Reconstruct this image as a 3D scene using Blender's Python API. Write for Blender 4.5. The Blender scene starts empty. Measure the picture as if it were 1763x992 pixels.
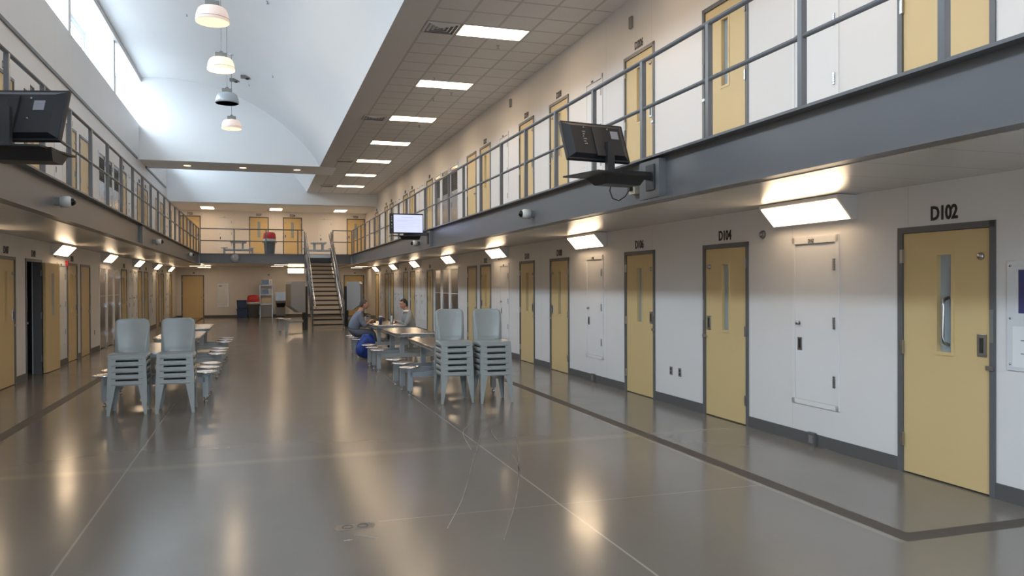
import bpy, bmesh, math, random
from mathutils import Vector, Matrix
random.seed(7)
PI = math.pi
scn = bpy.context.scene
COL = scn.collection

# ------------------------------------------------------------------ camera
cam_d = bpy.data.cameras.new('camera')
cam = bpy.data.objects.new('camera', cam_d)
COL.objects.link(cam)
cam_d.sensor_width = 36.0
cam_d.lens = 36.0 * 1357.0 / 1763.0
cam_d.clip_start = 0.05
cam_d.clip_end = 200
cam.matrix_world = (Matrix.Translation((0, 0, 1.7)) @ Matrix.Rotation(-0.309641, 4, 'Z')
                    @ Matrix.Rotation(PI / 2 - 0.0057314, 4, 'X') @ Matrix.Rotation(-0.0036249, 4, 'Z'))
scn.camera = cam

# ------------------------------------------------------------------ light levels
SKY = 28.0          # overcast daylight outside the clerestory
TROFFER = 12.0       # 2x4 ceiling lights over the upper tier
WALLLIGHT = 13.0     # wedge lights over the ground tier
PENDANT = 3.0
WARM = (1.0, 0.74, 0.47)
scn.view_settings.view_transform = 'Standard'
scn.view_settings.look = 'None'
scn.view_settings.exposure = 0.22
scn.view_settings.gamma = 1.0
scn.view_settings.use_curve_mapping = False
world = bpy.data.worlds.new('World')
scn.world = world
world.use_nodes = True
bg = world.node_tree.nodes['Background']
bg.inputs[1].default_value = SKY
_nt = world.node_tree
_tc = _nt.nodes.new('ShaderNodeTexCoord'); _sp = _nt.nodes.new('ShaderNodeSeparateXYZ'); _cr = _nt.nodes.new('ShaderNodeValToRGB')
_nt.links.new(_tc.outputs['Generated'], _sp.inputs[0])
_mr = _nt.nodes.new('ShaderNodeMapRange'); _mr.inputs[1].default_value = -1.0; _mr.inputs[2].default_value = 1.0
_nt.links.new(_sp.outputs[2], _mr.inputs[0]); _nt.links.new(_mr.outputs[0], _cr.inputs[0]); _nt.links.new(_cr.outputs[0], bg.inputs[0])
_e = _cr.color_ramp.elements                                   # overcast sky, brightest overhead, over duller ground
_e[0].position = 0.0; _e[0].color = (0.13, 0.14, 0.15, 1)
_e[1].position = 1.0; _e[1].color = (0.78, 0.89, 1.0, 1)
_k = _e.new(0.485); _k.color = (0.15, 0.16, 0.175, 1)
_k = _e.new(0.51); _k.color = (0.30, 0.34, 0.385, 1)
try:
    scn.cycles.max_bounces = 10
    scn.cycles.diffuse_bounces = 7
    scn.cycles.transparent_max_bounces = 12
    scn.cycles.caustics_reflective = False
    scn.cycles.caustics_refractive = False
    scn.cycles.sample_clamp_indirect = 6.0
except Exception:
    pass

# ------------------------------------------------------------------ materials
def mat(name, color, rough=0.5, metal=0.0, spec=0.5, emit=None, estr=0.0, bump=0.0, bscale=60.0, var=0.0, vscale=3.0, coat=0.0, alpha=None):
    m = bpy.data.materials.new(name)
    m.use_nodes = True
    nt = m.node_tree
    b = nt.nodes['Principled BSDF']
    b.inputs['Base Color'].default_value = (*color, 1)
    b.inputs['Roughness'].default_value = rough
    b.inputs['Metallic'].default_value = metal
    b.inputs['Specular IOR Level'].default_value = spec
    b.inputs['Coat Weight'].default_value = coat
    if emit is not None:
        b.inputs['Emission Color'].default_value = (*emit, 1)
        b.inputs['Emission Strength'].default_value = estr
    if bump or var:
        tc = nt.nodes.new('ShaderNodeTexCoord')
    if var:
        n = nt.nodes.new('ShaderNodeTexNoise'); n.inputs['Scale'].default_value = vscale; n.inputs['Detail'].default_value = 6
        nt.links.new(tc.outputs['Object'], n.inputs['Vector'])
        mx = nt.nodes.new('ShaderNodeMix'); mx.data_type = 'RGBA'
        mx.inputs[6].default_value = (*[c * (1 - var) for c in color], 1)
        mx.inputs[7].default_value = (*[min(1, c * (1 + var)) for c in color], 1)
        nt.links.new(n.outputs['Fac'], mx.inputs[0]); nt.links.new(mx.outputs[2], b.inputs['Base Color'])
    if bump:
        n2 = nt.nodes.new('ShaderNodeTexNoise'); n2.inputs['Scale'].default_value = bscale; n2.inputs['Detail'].default_value = 3
        nt.links.new(tc.outputs['Object'], n2.inputs['Vector'])
        bp = nt.nodes.new('ShaderNodeBump'); bp.inputs['Strength'].default_value = bump; bp.inputs['Distance'].default_value = 0.01
        nt.links.new(n2.outputs['Fac'], bp.inputs['Height']); nt.links.new(bp.outputs['Normal'], b.inputs['Normal'])
    return m

def brushed(name, color, rough, axis_scale=(60, 60, 2), amt=0.15):
    m = mat(name, color, rough, 1.0)
    nt = m.node_tree; b = nt.nodes['Principled BSDF']
    tc = nt.nodes.new('ShaderNodeTexCoord'); mp = nt.nodes.new('ShaderNodeMapping')
    mp.inputs['Scale'].default_value = axis_scale
    n = nt.nodes.new('ShaderNodeTexNoise'); n.inputs['Scale'].default_value = 1.0; n.inputs['Detail'].default_value = 4
    nt.links.new(tc.outputs['Object'], mp.inputs['Vector']); nt.links.new(mp.outputs['Vector'], n.inputs['Vector'])
    bp = nt.nodes.new('ShaderNodeBump'); bp.inputs['Strength'].default_value = amt; bp.inputs['Distance'].default_value = 0.01
    nt.links.new(n.outputs['Fac'], bp.inputs['Height']); nt.links.new(bp.outputs['Normal'], b.inputs['Normal'])
    return m

M = {}
M['door'] = mat('mustard_door_paint', (0.62, 0.46, 0.225), 0.42, var=0.05, vscale=1.5)
M['frame'] = mat('grey_frame_paint', (0.115, 0.115, 0.12), 0.4)
M['steelpaint'] = mat('grey_structural_paint', (0.14, 0.14, 0.147), 0.33, var=0.06, vscale=1.2)
M['base'] = mat('rubber_base_grey', (0.095, 0.092, 0.09), 0.5)
M['white'] = mat('white_semigloss_paint', (0.73, 0.72, 0.72), 0.42)
M['whiteplastic'] = mat('white_plastic', (0.72, 0.72, 0.7), 0.35)
M['greyplate'] = mat('grey_plate', (0.22, 0.22, 0.21), 0.45, 0.3)
M['steel'] = brushed('brushed_stainless', (0.33, 0.335, 0.345), 0.32)
M['shower'] = brushed('dull_shower_steel', (0.42, 0.40, 0.40), 0.22)
M['polish'] = mat('polished_stainless', (0.70, 0.70, 0.71), 0.2, 1.0, bump=0.08, bscale=14)
M['hinge'] = mat('hinge_steel', (0.42, 0.43, 0.45), 0.3, 1.0)
M['darkmetal'] = mat('dark_metal', (0.03, 0.03, 0.032), 0.45, 0.2)
M['black'] = mat('black_plastic', (0.013, 0.013, 0.016), 0.45)
M['blackgloss'] = mat('smoked_dome', (0.01, 0.01, 0.012), 0.12, spec=0.3)
M['letter'] = mat('black_lettering', (0.02, 0.02, 0.022), 0.5)
M['chair'] = mat('grey_green_moulded_plastic', (0.285, 0.315, 0.32), 0.34, var=0.05, vscale=8, bump=0.04, bscale=140)
M['tablepaint'] = mat('pale_grey_powder_coat', (0.30, 0.335, 0.36), 0.4)
M['cellglass'] = mat('security_glass', (0.32, 0.375, 0.41), 0.08, spec=0.8)
M['darkglass'] = mat('dark_security_glass', (0.035, 0.04, 0.045), 0.08, spec=0.8)
M['red'] = mat('red_plastic', (0.50, 0.025, 0.03), 0.4)
M['bluebin'] = mat('navy_plastic', (0.012, 0.022, 0.085), 0.4)
M['greybin'] = mat('grey_plastic', (0.10, 0.11, 0.12), 0.5)
M['liner'] = mat('clear_bin_liner', (0.55, 0.57, 0.6), 0.3)
M['cream'] = mat('cream_plastic', (0.62, 0.56, 0.42), 0.45)
M['bluecloth'] = mat('blue_nylon', (0.01, 0.045, 0.27), 0.55, bump=0.5, bscale=9)
M['skin'] = mat('skin', (0.52, 0.27, 0.19), 0.5)
M['shirt'] = mat('chambray_shirt', (0.17, 0.20, 0.27), 0.85, bump=0.4, bscale=11, var=0.12, vscale=14)
M['trouser'] = mat('grey_trousers', (0.09, 0.105, 0.14), 0.85, bump=0.3, bscale=10)
M['sweater'] = mat('grey_sweater', (0.29, 0.30, 0.30), 0.9, bump=0.4, bscale=14)
M['collar'] = mat('white_cotton', (0.8, 0.8, 0.8), 0.8)
M['hairgrey'] = mat('greying_hair', (0.07, 0.06, 0.055), 0.7, bump=0.5, bscale=90)
M['hairdark'] = mat('dark_hair', (0.015, 0.012, 0.011), 0.6, bump=0.5, bscale=90)
M['shoe'] = mat('black_leather', (0.02, 0.02, 0.02), 0.4)
M['paper'] = mat('white_paper', (0.75, 0.75, 0.76), 0.7)
M['purple'] = mat('purple_print', (0.05, 0.05, 0.16), 0.5)
M['redprint'] = mat('red_print', (0.35, 0.05, 0.04), 0.5)
M['print'] = mat('grey_print', (0.25, 0.25, 0.27), 0.6)
M['clear'] = mat('acrylic', (0.66, 0.67, 0.69), 0.12)
M['tread'] = mat('stair_tread_steel', (0.12, 0.115, 0.11), 0.45, 0.3, var=0.1, vscale=20)
M['vent'] = mat('dark_mesh', (0.06, 0.058, 0.055), 0.5)
M['screen'] = mat('lit_screen', (0.02, 0.02, 0.02), 0.3, emit=(0.62, 0.66, 1.0), estr=1.0)
M['scrtext'] = mat('screen_text', (0.02, 0.02, 0.02), 0.3, emit=(0.34, 0.30, 0.75), estr=0.9)
M['troffer'] = mat('troffer_lens', (0.8, 0.8, 0.8), 0.5, emit=WARM, estr=TROFFER)
M['walllens'] = mat('wall_light_lens', (0.8, 0.8, 0.8), 0.5, emit=WARM, estr=WALLLIGHT)
M['lamp_warm'] = mat('pendant_glass_warm', (0.75, 0.7, 0.66), 0.3, emit=(1.0, 0.62, 0.44), estr=0.34)
M['lamp_bright'] = mat('pendant_glass_bright', (0.8, 0.75, 0.65), 0.3, emit=(1.0, 0.80, 0.52), estr=0.6)
M['lamp_bulb'] = mat('lamp_diffuser', (0.8, 0.75, 0.65), 0.3, emit=(1.0, 0.72, 0.46), estr=0.6)
M['lamp_off'] = mat('unlit_prismatic_glass', (0.38, 0.43, 0.47), 0.15, spec=0.8)
M['down'] = mat('downlight_lens', (0.8, 0.7, 0.6), 0.5, emit=(1.0, 0.62, 0.38), estr=4.0)
M['clockface'] = mat('clock_face', (0.5, 0.52, 0.53), 0.3)
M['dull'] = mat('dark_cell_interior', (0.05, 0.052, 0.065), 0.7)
M['warmboard'] = mat('whiteboard', (0.72, 0.72, 0.72), 0.12)
M['scuff'] = mat('pale_scuff', (0.235, 0.22, 0.20), 0.3)
M['patch'] = mat('patched_concrete', (0.20, 0.165, 0.13), 0.45, var=0.3, vscale=30)
M['mark'] = mat('scratch_ink', (0.205, 0.19, 0.177), 0.35)

def glass_pane():
    m = bpy.data.materials.new('window_glass'); m.use_nodes = True
    nt = m.node_tree; nt.nodes.clear()
    o = nt.nodes.new('ShaderNodeOutputMaterial'); mx = nt.nodes.new('ShaderNodeMixShader')
    t = nt.nodes.new('ShaderNodeBsdfTransparent'); t.inputs[0].default_value = (0.93, 0.96, 0.97, 1)
    g = nt.nodes.new('ShaderNodeBsdfGlossy'); g.inputs['Roughness'].default_value = 0.03
    mx.inputs[0].default_value = 0.07
    nt.links.new(t.outputs[0], mx.inputs[1]); nt.links.new(g.outputs[0], mx.inputs[2]); nt.links.new(mx.outputs[0], o.inputs[0])
    return m
M['pane'] = glass_pane()

class NB:
    """small node builder"""
    def __init__(s, m):
        s.nt = m.node_tree; s.b = s.nt.nodes['Principled BSDF']
        tc = s.nt.nodes.new('ShaderNodeTexCoord'); sp = s.nt.nodes.new('ShaderNodeSeparateXYZ')
        s.nt.links.new(tc.outputs['Object'], sp.inputs[0])
        s.vec = tc.outputs['Object']; s.x, s.y, s.z = sp.outputs
    def m(s, op, a, b=None, c=None):
        n = s.nt.nodes.new('ShaderNodeMath'); n.operation = op
        for i, v in enumerate((a, b, c)):
            if v is None: continue
            if isinstance(v, (int, float)): n.inputs[i].default_value = v
            else: s.nt.links.new(v, n.inputs[i])
        return n.outputs[0]
    def band(s, v, centre, half):            # 1 inside |v-centre|<half
        return s.m('LESS_THAN', s.m('ABSOLUTE', s.m('SUBTRACT', v, centre)), half)
    def grid(s, v, origin, pitch, half):
        f = s.m('FLOORED_MODULO', s.m('SUBTRACT', v, origin - pitch / 2), pitch)
        return s.m('LESS_THAN', s.m('ABSOLUTE', s.m('SUBTRACT', f, pitch / 2)), half)
    def mix(s, fac, a, b):
        n = s.nt.nodes.new('ShaderNodeMix'); n.data_type = 'RGBA'
        for i, v in ((0, fac), (6, a), (7, b)):
            if isinstance(v, (int, float)): n.inputs[i].default_value = v
            elif isinstance(v, tuple): n.inputs[i].default_value = (*v, 1)
            else: s.nt.links.new(v, n.inputs[i])
        return n.outputs[2]
    def noise(s, scale, detail=5, vec=None, rough=0.5):
        n = s.nt.nodes.new('ShaderNodeTexNoise'); n.inputs['Scale'].default_value = scale; n.inputs['Detail'].default_value = detail
        n.inputs['Roughness'].default_value = rough
        s.nt.links.new(vec or s.vec, n.inputs['Vector']); return n.outputs['Fac']
    def link(s, o, name): s.nt.links.new(o, s.b.inputs[name])
    def bump(s, h, strength, dist=0.01):
        n = s.nt.nodes.new('ShaderNodeBump'); n.inputs['Strength'].default_value = strength; n.inputs['Distance'].default_value = dist
        s.nt.links.new(h, n.inputs['Height']); s.nt.links.new(n.outputs[0], s.b.inputs['Normal'])

# polished concrete floor
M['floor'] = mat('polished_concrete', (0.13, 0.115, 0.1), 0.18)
n = NB(M['floor'])
big = n.noise(0.45, 6); fine = n.noise(9.0, 8, rough=0.65); mid = n.noise(2.3, 6)
c = n.mix(big, (0.138, 0.124, 0.116), (0.198, 0.178, 0.155))
c = n.mix(n.m('MULTIPLY', fine, 0.35), c, (0.19, 0.17, 0.145))
xb, yb, zb_ = n.x, n.y, n.z
# saw-cut joints
jr = n.band(xb, 2.19, 0.008); jl = n.band(xb, -1.17, 0.008)
cj = n.band(yb, 5.66, 0.006)
cj = n.m('MULTIPLY', cj, n.m('LESS_THAN', n.m('ABSOLUTE', n.m('SUBTRACT', xb, 2.4)), 1.6))
c = n.mix(n.m('MAXIMUM', n.m('MAXIMUM', n.m('MULTIPLY', jr, 0.75), n.m('MULTIPLY', jl, 0.45)), n.m('MULTIPLY', cj, 0.4)), c, (0.36, 0.34, 0.31))
sheen_line = n.m('SUBTRACT', 1.0, n.m('MULTIPLY', n.m('ABSOLUTE', n.m('SUBTRACT', n.m('ADD', yb, n.m('MULTIPLY', big, 0.12)), 8.02)), 7.0)); sheen_line = n.m('MAXIMUM', sheen_line, 0.0)  # yellowish sheen across the floor, painted into the colour
c = n.mix(n.m('MULTIPLY', sheen_line, 0.35), c, (0.30, 0.26, 0.18))
# dark inlaid strips along both tiers, the right one turning the corner near the camera
north = n.m('GREATER_THAN', yb, 4.12)
sr = n.m('MULTIPLY', n.band(xb, 4.10, 0.072), north)
corner = n.m('MULTIPLY', n.band(yb, 4.19, 0.075), n.m('GREATER_THAN', xb, 4.03))
slft = n.band(xb, -2.76, 0.075)
strip = n.m('MAXIMUM', n.m('MAXIMUM', sr, corner), slft)
c = n.mix(n.m('MULTIPLY', strip, 0.8), c, (0.058, 0.048, 0.043))
edge = n.m('MAXIMUM', n.m('MULTIPLY', n.band(xb, 4.0, 0.024), north), n.band(xb, -2.665, 0.012))
c = n.mix(n.m('MULTIPLY', edge, 0.3), c, (0.30, 0.27, 0.22))
# wear spots
sp = n.noise(3.7, 9, rough=0.7)
c = n.mix(n.m('MULTIPLY', n.m('MAXIMUM', n.m('SUBTRACT', sp, 0.6), 0.0), 0.6), c, (0.34, 0.32, 0.28))
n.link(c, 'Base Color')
n.link(n.m('ADD', n.m('ADD', 0.13, n.m('MULTIPLY', strip, 0.35)), n.m('MULTIPLY', mid, 0.10)), 'Roughness')
n.link(n.m('SUBTRACT', 0.38, n.m('MULTIPLY', strip, 0.26)), 'Specular IOR Level')
n.b.inputs['Specular IOR Level'].default_value = 0.42
n.bump(n.noise(1.1, 2), 0.03, 0.02)

def wallmat(name, col, ypitch, half=0.004, rough=0.45, along='y'):
    m = mat(name, col, rough); n = NB(m)
    v = n.y if along == 'y' else n.x
    g = n.grid(v, 0.8, ypitch, half)
    c = n.mix(n.noise(0.8, 4), tuple(k * 0.975 for k in col), tuple(min(1, k * 1.015) for k in col))
    c = n.mix(n.m('MULTIPLY', g, 0.45), c, tuple(k * 0.6 for k in col))
    n.link(c, 'Base Color'); n.bump(n.noise(120, 2), 0.03, 0.004)
    return m
M['wall'] = wallmat('painted_wall_panels', (0.72, 0.70, 0.69), 1.6)
M['wallback'] = wallmat('painted_back_wall', (0.72, 0.68, 0.65), 50, along='x')
M['vault'] = mat('white_vault_plaster', (0.80, 0.81, 0.82), 0.8, var=0.02, vscale=0.7)
M['drywall'] = mat('painted_drywall', (0.62, 0.60, 0.59), 0.8)
M['soffit'] = mat('cream_metal_deck', (0.62, 0.60, 0.57), 0.24)
n = NB(M['soffit']); g = n.grid(n.y, 0.3, 0.61, 0.006)
n.link(n.mix(n.m('MULTIPLY', g, 0.5), (0.62, 0.60, 0.57), (0.3, 0.29, 0.28)), 'Base Color')
n.bump(n.noise(0.9, 2), 0.10, 0.03)
M['tile'] = mat('acoustic_tile', (0.60, 0.58, 0.57), 0.9)
n = NB(M['tile'])
gx = n.grid(n.x, 3.30, 0.61, 0.013); gy = n.grid(n.y, 12.95, 0.63, 0.013)
g = n.m('MULTIPLY', n.m('MAXIMUM', gx, gy), n.m('GREATER_THAN', n.x, 2.67))
inn = n.m('MAXIMUM', n.grid(n.x, 3.30, 0.61, 0.022), n.grid(n.y, 12.95, 0.63, 0.022))
inn = n.m('MULTIPLY', inn, n.m('GREATER_THAN', n.x, 2.67))
c = n.mix(n.noise(40, 4), (0.54, 0.52, 0.51), (0.66, 0.64, 0.63))
c = n.mix(n.m('MULTIPLY', inn, 0.6), c, (0.24, 0.23, 0.225))
c = n.mix(n.m('MULTIPLY', g, 0.55), c, (0.50, 0.49, 0.48))
n.link(c, 'Base Color')

# ------------------------------------------------------------------ mesh helpers
class MB:
    def __init__(s):
        s.bm = bmesh.new()
    def face(s, pts, smooth=False):
        vs = [s.bm.verts.new(p) for p in pts]
        f = s.bm.faces.new(vs); f.smooth = smooth
        return f
    def box(s, x0, x1, y0, y1, z0, z1, bev=0.0):
        x0, x1 = min(x0, x1), max(x0, x1); y0, y1 = min(y0, y1), max(y0, y1); z0, z1 = min(z0, z1), max(z0, z1)
        if bev <= 0:
            v = [s.bm.verts.new(p) for p in ((x0, y0, z0), (x1, y0, z0), (x1, y1, z0), (x0, y1, z0), (x0, y0, z1), (x1, y0, z1), (x1, y1, z1), (x0, y1, z1))]
            for q in ((0, 3, 2, 1), (4, 5, 6, 7), (0, 1, 5, 4), (1, 2, 6, 5), (2, 3, 7, 6), (3, 0, 4, 7)):
                s.bm.faces.new([v[i] for i in q])
            return s
        t = bmesh.new()
        bmesh.ops.create_cube(t, size=1)
        bmesh.ops.scale(t, vec=(x1 - x0, y1 - y0, z1 - z0), verts=t.verts)
        bmesh.ops.translate(t, vec=((x0 + x1) / 2, (y0 + y1) / 2, (z0 + z1) / 2), verts=t.verts)
        bmesh.ops.bevel(t, geom=list(t.edges), offset=bev, segments=2, affect='EDGES', profile=0.6)
        s.merge(t)
        return s
    def merge(s, t, mtx=None, smooth=None):
        mp = {}
        for v in t.verts:
            mp[v] = s.bm.verts.new((mtx @ v.co) if mtx else v.co)
        for f in t.faces:
            try:
                nf = s.bm.faces.new([mp[v] for v in f.verts]); nf.smooth = f.smooth if smooth is None else smooth
            except ValueError:
                pass
        t.free()
    def hull8(s, a, b):
        """prism between two quads (lists of four points)"""
        va = [s.bm.verts.new(p) for p in a]; vb = [s.bm.verts.new(p) for p in b]
        k = len(a)
        s.bm.faces.new(list(reversed(va))); s.bm.faces.new(vb)
        for i in range(k):
            s.bm.faces.new([va[i], va[(i + 1) % k], vb[(i + 1) % k], vb[i]])
        return s
    def prism(s, pts, axis, a, b):
        """2-D outline pts extruded along an axis from a to b"""
        def P(p, t):
            return (t, p[0], p[1]) if axis == 'x' else ((p[0], t, p[1]) if axis == 'y' else (p[0], p[1], t))
        return s.hull8([P(p, a) for p in pts], [P(p, b) for p in pts])
    def tube(s, pts, r, n=12, cap=True, smooth=True):
        pts = [Vector(p) for p in pts]
        rs = r if isinstance(r, (list, tuple)) else [r] * len(pts)
        rings = []; up = Vector((0, 0, 1))
        for i, p in enumerate(pts):
            d = (pts[min(i + 1, len(pts) - 1)] - pts[max(i - 1, 0)]).normalized()
            ref = up if abs(d.dot(up)) < 0.95 else Vector((1, 0, 0))
            a = d.cross(ref).normalized(); b = d.cross(a).normalized()
            rings.append([s.bm.verts.new(p + (a * math.cos(t) + b * math.sin(t)) * rs[i]) for t in [2 * PI * k / n for k in range(n)]])
        for i in range(len(rings) - 1):
            for k in range(n):
                f = s.bm.faces.new([rings[i][k], rings[i][(k + 1) % n], rings[i + 1][(k + 1) % n], rings[i + 1][k]]); f.smooth = smooth
        if cap:
            s.bm.faces.new(rings[0]); s.bm.faces.new(list(reversed(rings[-1])))
        return s
    def lathe(s, prof, c=(0, 0, 0), axis='z', n=24, smooth=True):
        """prof: (radius, height) pairs"""
        c = Vector(c); rings = []
        for r, h in prof:
            ring = []
            for k in range(n):
                t = 2 * PI * k / n; a, b = r * math.cos(t), r * math.sin(t)
                p = (a, b, h) if axis == 'z' else ((a, h, b) if axis == 'y' else (h, a, b))
                ring.append(s.bm.verts.new(c + Vector(p)))
            rings.append(ring)
        for i in range(len(rings) - 1):
            for k in range(n):
                f = s.bm.faces.new([rings[i][k], rings[i][(k + 1) % n], rings[i + 1][(k + 1) % n], rings[i + 1][k]]); f.smooth = smooth
        if prof[0][0] > 1e-4: s.bm.faces.new(rings[0])
        if prof[-1][0] > 1e-4: s.bm.faces.new(list(reversed(rings[-1])))
        return s
    def ball(s, c, r, seg=16, ring=10, scale=(1, 1, 1), rot=None):
        t = bmesh.new(); bmesh.ops.create_uvsphere(t, u_segments=seg, v_segments=ring, radius=r)
        mm = Matrix.Translation(c) @ (rot or Matrix.Identity(4)) @ Matrix.Diagonal((*scale, 1))
        s.merge(t, mm, True)
        return s
    def build(s, name, m, parent=None, kind=None, bevel=0.0, xf=None):
        me = bpy.data.meshes.new(name)
        if xf is not None: s.bm.transform(xf)
        bmesh.ops.recalc_face_normals(s.bm, faces=s.bm.faces)
        s.bm.to_mesh(me); s.bm.free()
        me.materials.append(M[m] if isinstance(m, str) else m)
        o = bpy.data.objects.new(name, me); COL.objects.link(o)
        if parent is not None: o.parent = parent
        if kind: o['kind'] = kind
        if bevel:
            bv = o.modifiers.new('bevel', 'BEVEL'); bv.width = bevel; bv.segments = 2; bv.limit_method = 'ANGLE'
        return o

def empty(name, loc=(0, 0, 0), rz=0.0, label=None, cat=None, group=None, kind=None):
    o = bpy.data.objects.new(name, None); COL.objects.link(o)
    o.empty_display_size = 0.1
    o.location = loc; o.rotation_euler = (0, 0, rz)
    return tag(o, label, cat, group, kind)
def tag(o, label=None, cat=None, group=None, kind=None):
    for k, v in (('label', label), ('category', cat), ('group', group), ('kind', kind)):
        if v: o[k] = v
    return o
CH = {}
def kids(o): return [c for c in o.children]
def copy_tree(o, parent=None):
    c = o.copy(); COL.objects.link(c)
    if parent is not None: c.parent = parent
    for ch in kids(o): copy_tree(ch, c)
    return c
def dup(o, loc, rz, label, group=None):
    c = copy_tree(o); c.location = loc; c.rotation_euler = (0, 0, rz); c['label'] = label
    if group: c['group'] = group
    return c

def text_mesh(s, size, name='lettering', m='letter', parent=None, depth=0.002, bold=0.0):
    cu = bpy.data.curves.new(name, 'FONT'); cu.body = s; cu.size = size; cu.align_x = 'CENTER'; cu.align_y = 'BOTTOM_BASELINE'
    cu.extrude = depth; cu.resolution_u = 3; cu.offset = bold; cu.space_character = 0.95
    t = bpy.data.objects.new('tmp', cu); COL.objects.link(t)
    dg = bpy.context.evaluated_depsgraph_get()
    me = bpy.data.meshes.new_from_object(t.evaluated_get(dg))
    bpy.data.objects.remove(t); bpy.data.curves.remove(cu)
    me.name = name
    me.transform(Matrix.Rotation(PI / 2, 4, 'X')); me.transform(Matrix.Diagonal((0.78, 1, 1, 1)))     # stands upright, read from -Y
    me.materials.clear(); me.materials.append(M[m])
    o = bpy.data.objects.new(name, me); COL.objects.link(o)
    if parent is not None: o.parent = parent
    return o

XR, XL, YB, YF = 5.49, -4.0, 43.2, -3.0
XBR, XBL = 3.93, -2.43
DECK = 3.04
CEIL = 6.09
RZ = {'R': -PI / 2, 'L': PI / 2, 'B': 0.0}
def wpos(side, t, z=0.0):
    """point on a wall: t is Y on the side walls, X on the back wall"""
    return {'R': (XR, t, z), 'L': (XL, t, z), 'B': (t, YB, z)}[side]

# ------------------------------------------------------------------ doors table
# (side, centre, width, kind, hinge side seen from the room, number)
LOW = [('R', 5.215, 0.99, 'cell', 'l', 'D102'), ('R', 8.495, 1.0, 'cell', 'r', 'D104'), ('R', 10.805, 1.0, 'cell', 'l', 'D106'),
       ('R', 14.16, 1.02, 'cell', 'r', 'D108'), ('R', 16.09, 1.0, 'cell', 'l', 'D110'), ('R', 19.36, 1.0, 'cell', 'r', 'D112'),
       ('R', 20.71, 1.0, 'plain', 'l', ''), ('R', 26.26, 1.0, 'cell', 'r', 'D114'), ('R', 29.46, 1.0, 'cell', 'l', 'D116'),
       ('R', 30.92, 1.0, 'cell', 'r', 'D118'), ('R', 34.35, 1.0, 'cell', 'l', 'D120'), ('R', 35.83, 1.0, 'cell', 'r', 'D122'),
       ('R', 38.88, 1.0, 'cell', 'l', 'D124'),
       ('L', 14.98, 1.0, 'cell', 'l', 'D107'), ('L', 16.64, 1.10, 'open', 'r', 'D109'), ('L', 19.8, 1.0, 'cell', 'l', 'D111'),
       ('L', 21.18, 1.1, 'plain', 'l', ''), ('L', 26.88, 1.05, 'cell', 'r', 'D113'), ('L', 30.23, 1.02, 'cell', 'l', 'D115'),
       ('L', 31.84, 1.05, 'cell', 'r', 'D117'), ('L', 35.21, 1.02, 'cell', 'l', 'D119'), ('L', 36.88, 1.04, 'cell', 'r', 'D121'),
       ('L', 40.24, 1.02, 'cell', 'l', 'D123'),
       ('B', -3.25, 1.08, 'plain', 'l', ''), ('B', 4.85, 1.1, 'plain', 'r', '')]
UPP = [(s, t, w, ('cell' if k == 'open' else k), h, (nm.replace('D1', 'D2') if nm else '')) for s, t, w, k, h, nm in LOW if s != 'B']
UPP += [('B', -3.36, 1.0, 'cell', 'l', 'D225'), ('B', -0.03, 0.98, 'cell', 'l', 'D227'), ('B', 1.66, 0.98, 'cell', 'r', 'D228'),
        ('B', 4.96, 0.98, 'cell', 'r', 'D226')]
SHW = [('R', 22.71, 1.0), ('R', 23.87, 0.96), ('R', 25.0, 0.94), ('L', 23.36, 0.94), ('L', 24.47, 0.96), ('L', 25.6, 1.0)]
DH = 2.185

# ------------------------------------------------------------------ room shell
def rects(t0, t1, z0, z1, holes):
    """split a wall rectangle around its openings"""
    out = []
    ts = sorted({t0, t1, *[h[0] for h in holes], *[h[1] for h in holes]})
    for a, b in zip(ts, ts[1:]):
        col = sorted([(h[2], h[3]) for h in holes if h[0] <= a + 1e-6 and h[1] >= b - 1e-6])
        z = z0
        for p, q in col:
            if p > z + 1e-4: out.append((a, b, z, p))
            z = max(z, q)
        if z < z1 - 1e-4: out.append((a, b, z, z1))
    return out
def holes_for(side):
    h = []
    for lst, zb in ((LOW, 0.0), (UPP, DECK)):
        for s, t, w, k, hg, nm in lst:
            if s == side: h.append((t - w / 2 + 0.02, t + w / 2 - 0.02, zb, zb + DH - 0.02))
    for s, t, w in SHW:
        if s == side:
            for zb in (0.0, DECK): h.append((t - w / 2 + 0.02, t + w / 2 - 0.02, zb, zb + DH - 0.02))
    return h

m_ = MB().box(XL - 2.6, XR + 2.3, YF - 0.2, YB + 2.3, -0.2, 0.0)
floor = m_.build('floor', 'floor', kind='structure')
m_ = MB()
for a, b, p, q in rects(YF, YB, 0, CEIL + 0.25, holes_for('R')): m_.box(XR, XR + 0.16, a, b, p, q)
wall_r = m_.build('wall_right', 'wall', kind='structure')
m_ = MB()
for a, b, p, q in rects(YF, YB, 0, 7.32, holes_for('L')): m_.box(XL - 0.16, XL, a, b, p, q)
wall_l = m_.build('wall_left', 'wall', kind='structure')
m_ = MB()
for a, b, p, q in rects(XL - 0.1, XR + 0.16, 0, 5.9, holes_for('B')): m_.box(a, b, YB, YB + 0.16, p, q)
m_.build('wall_back', 'wallback', kind='structure')
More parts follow.
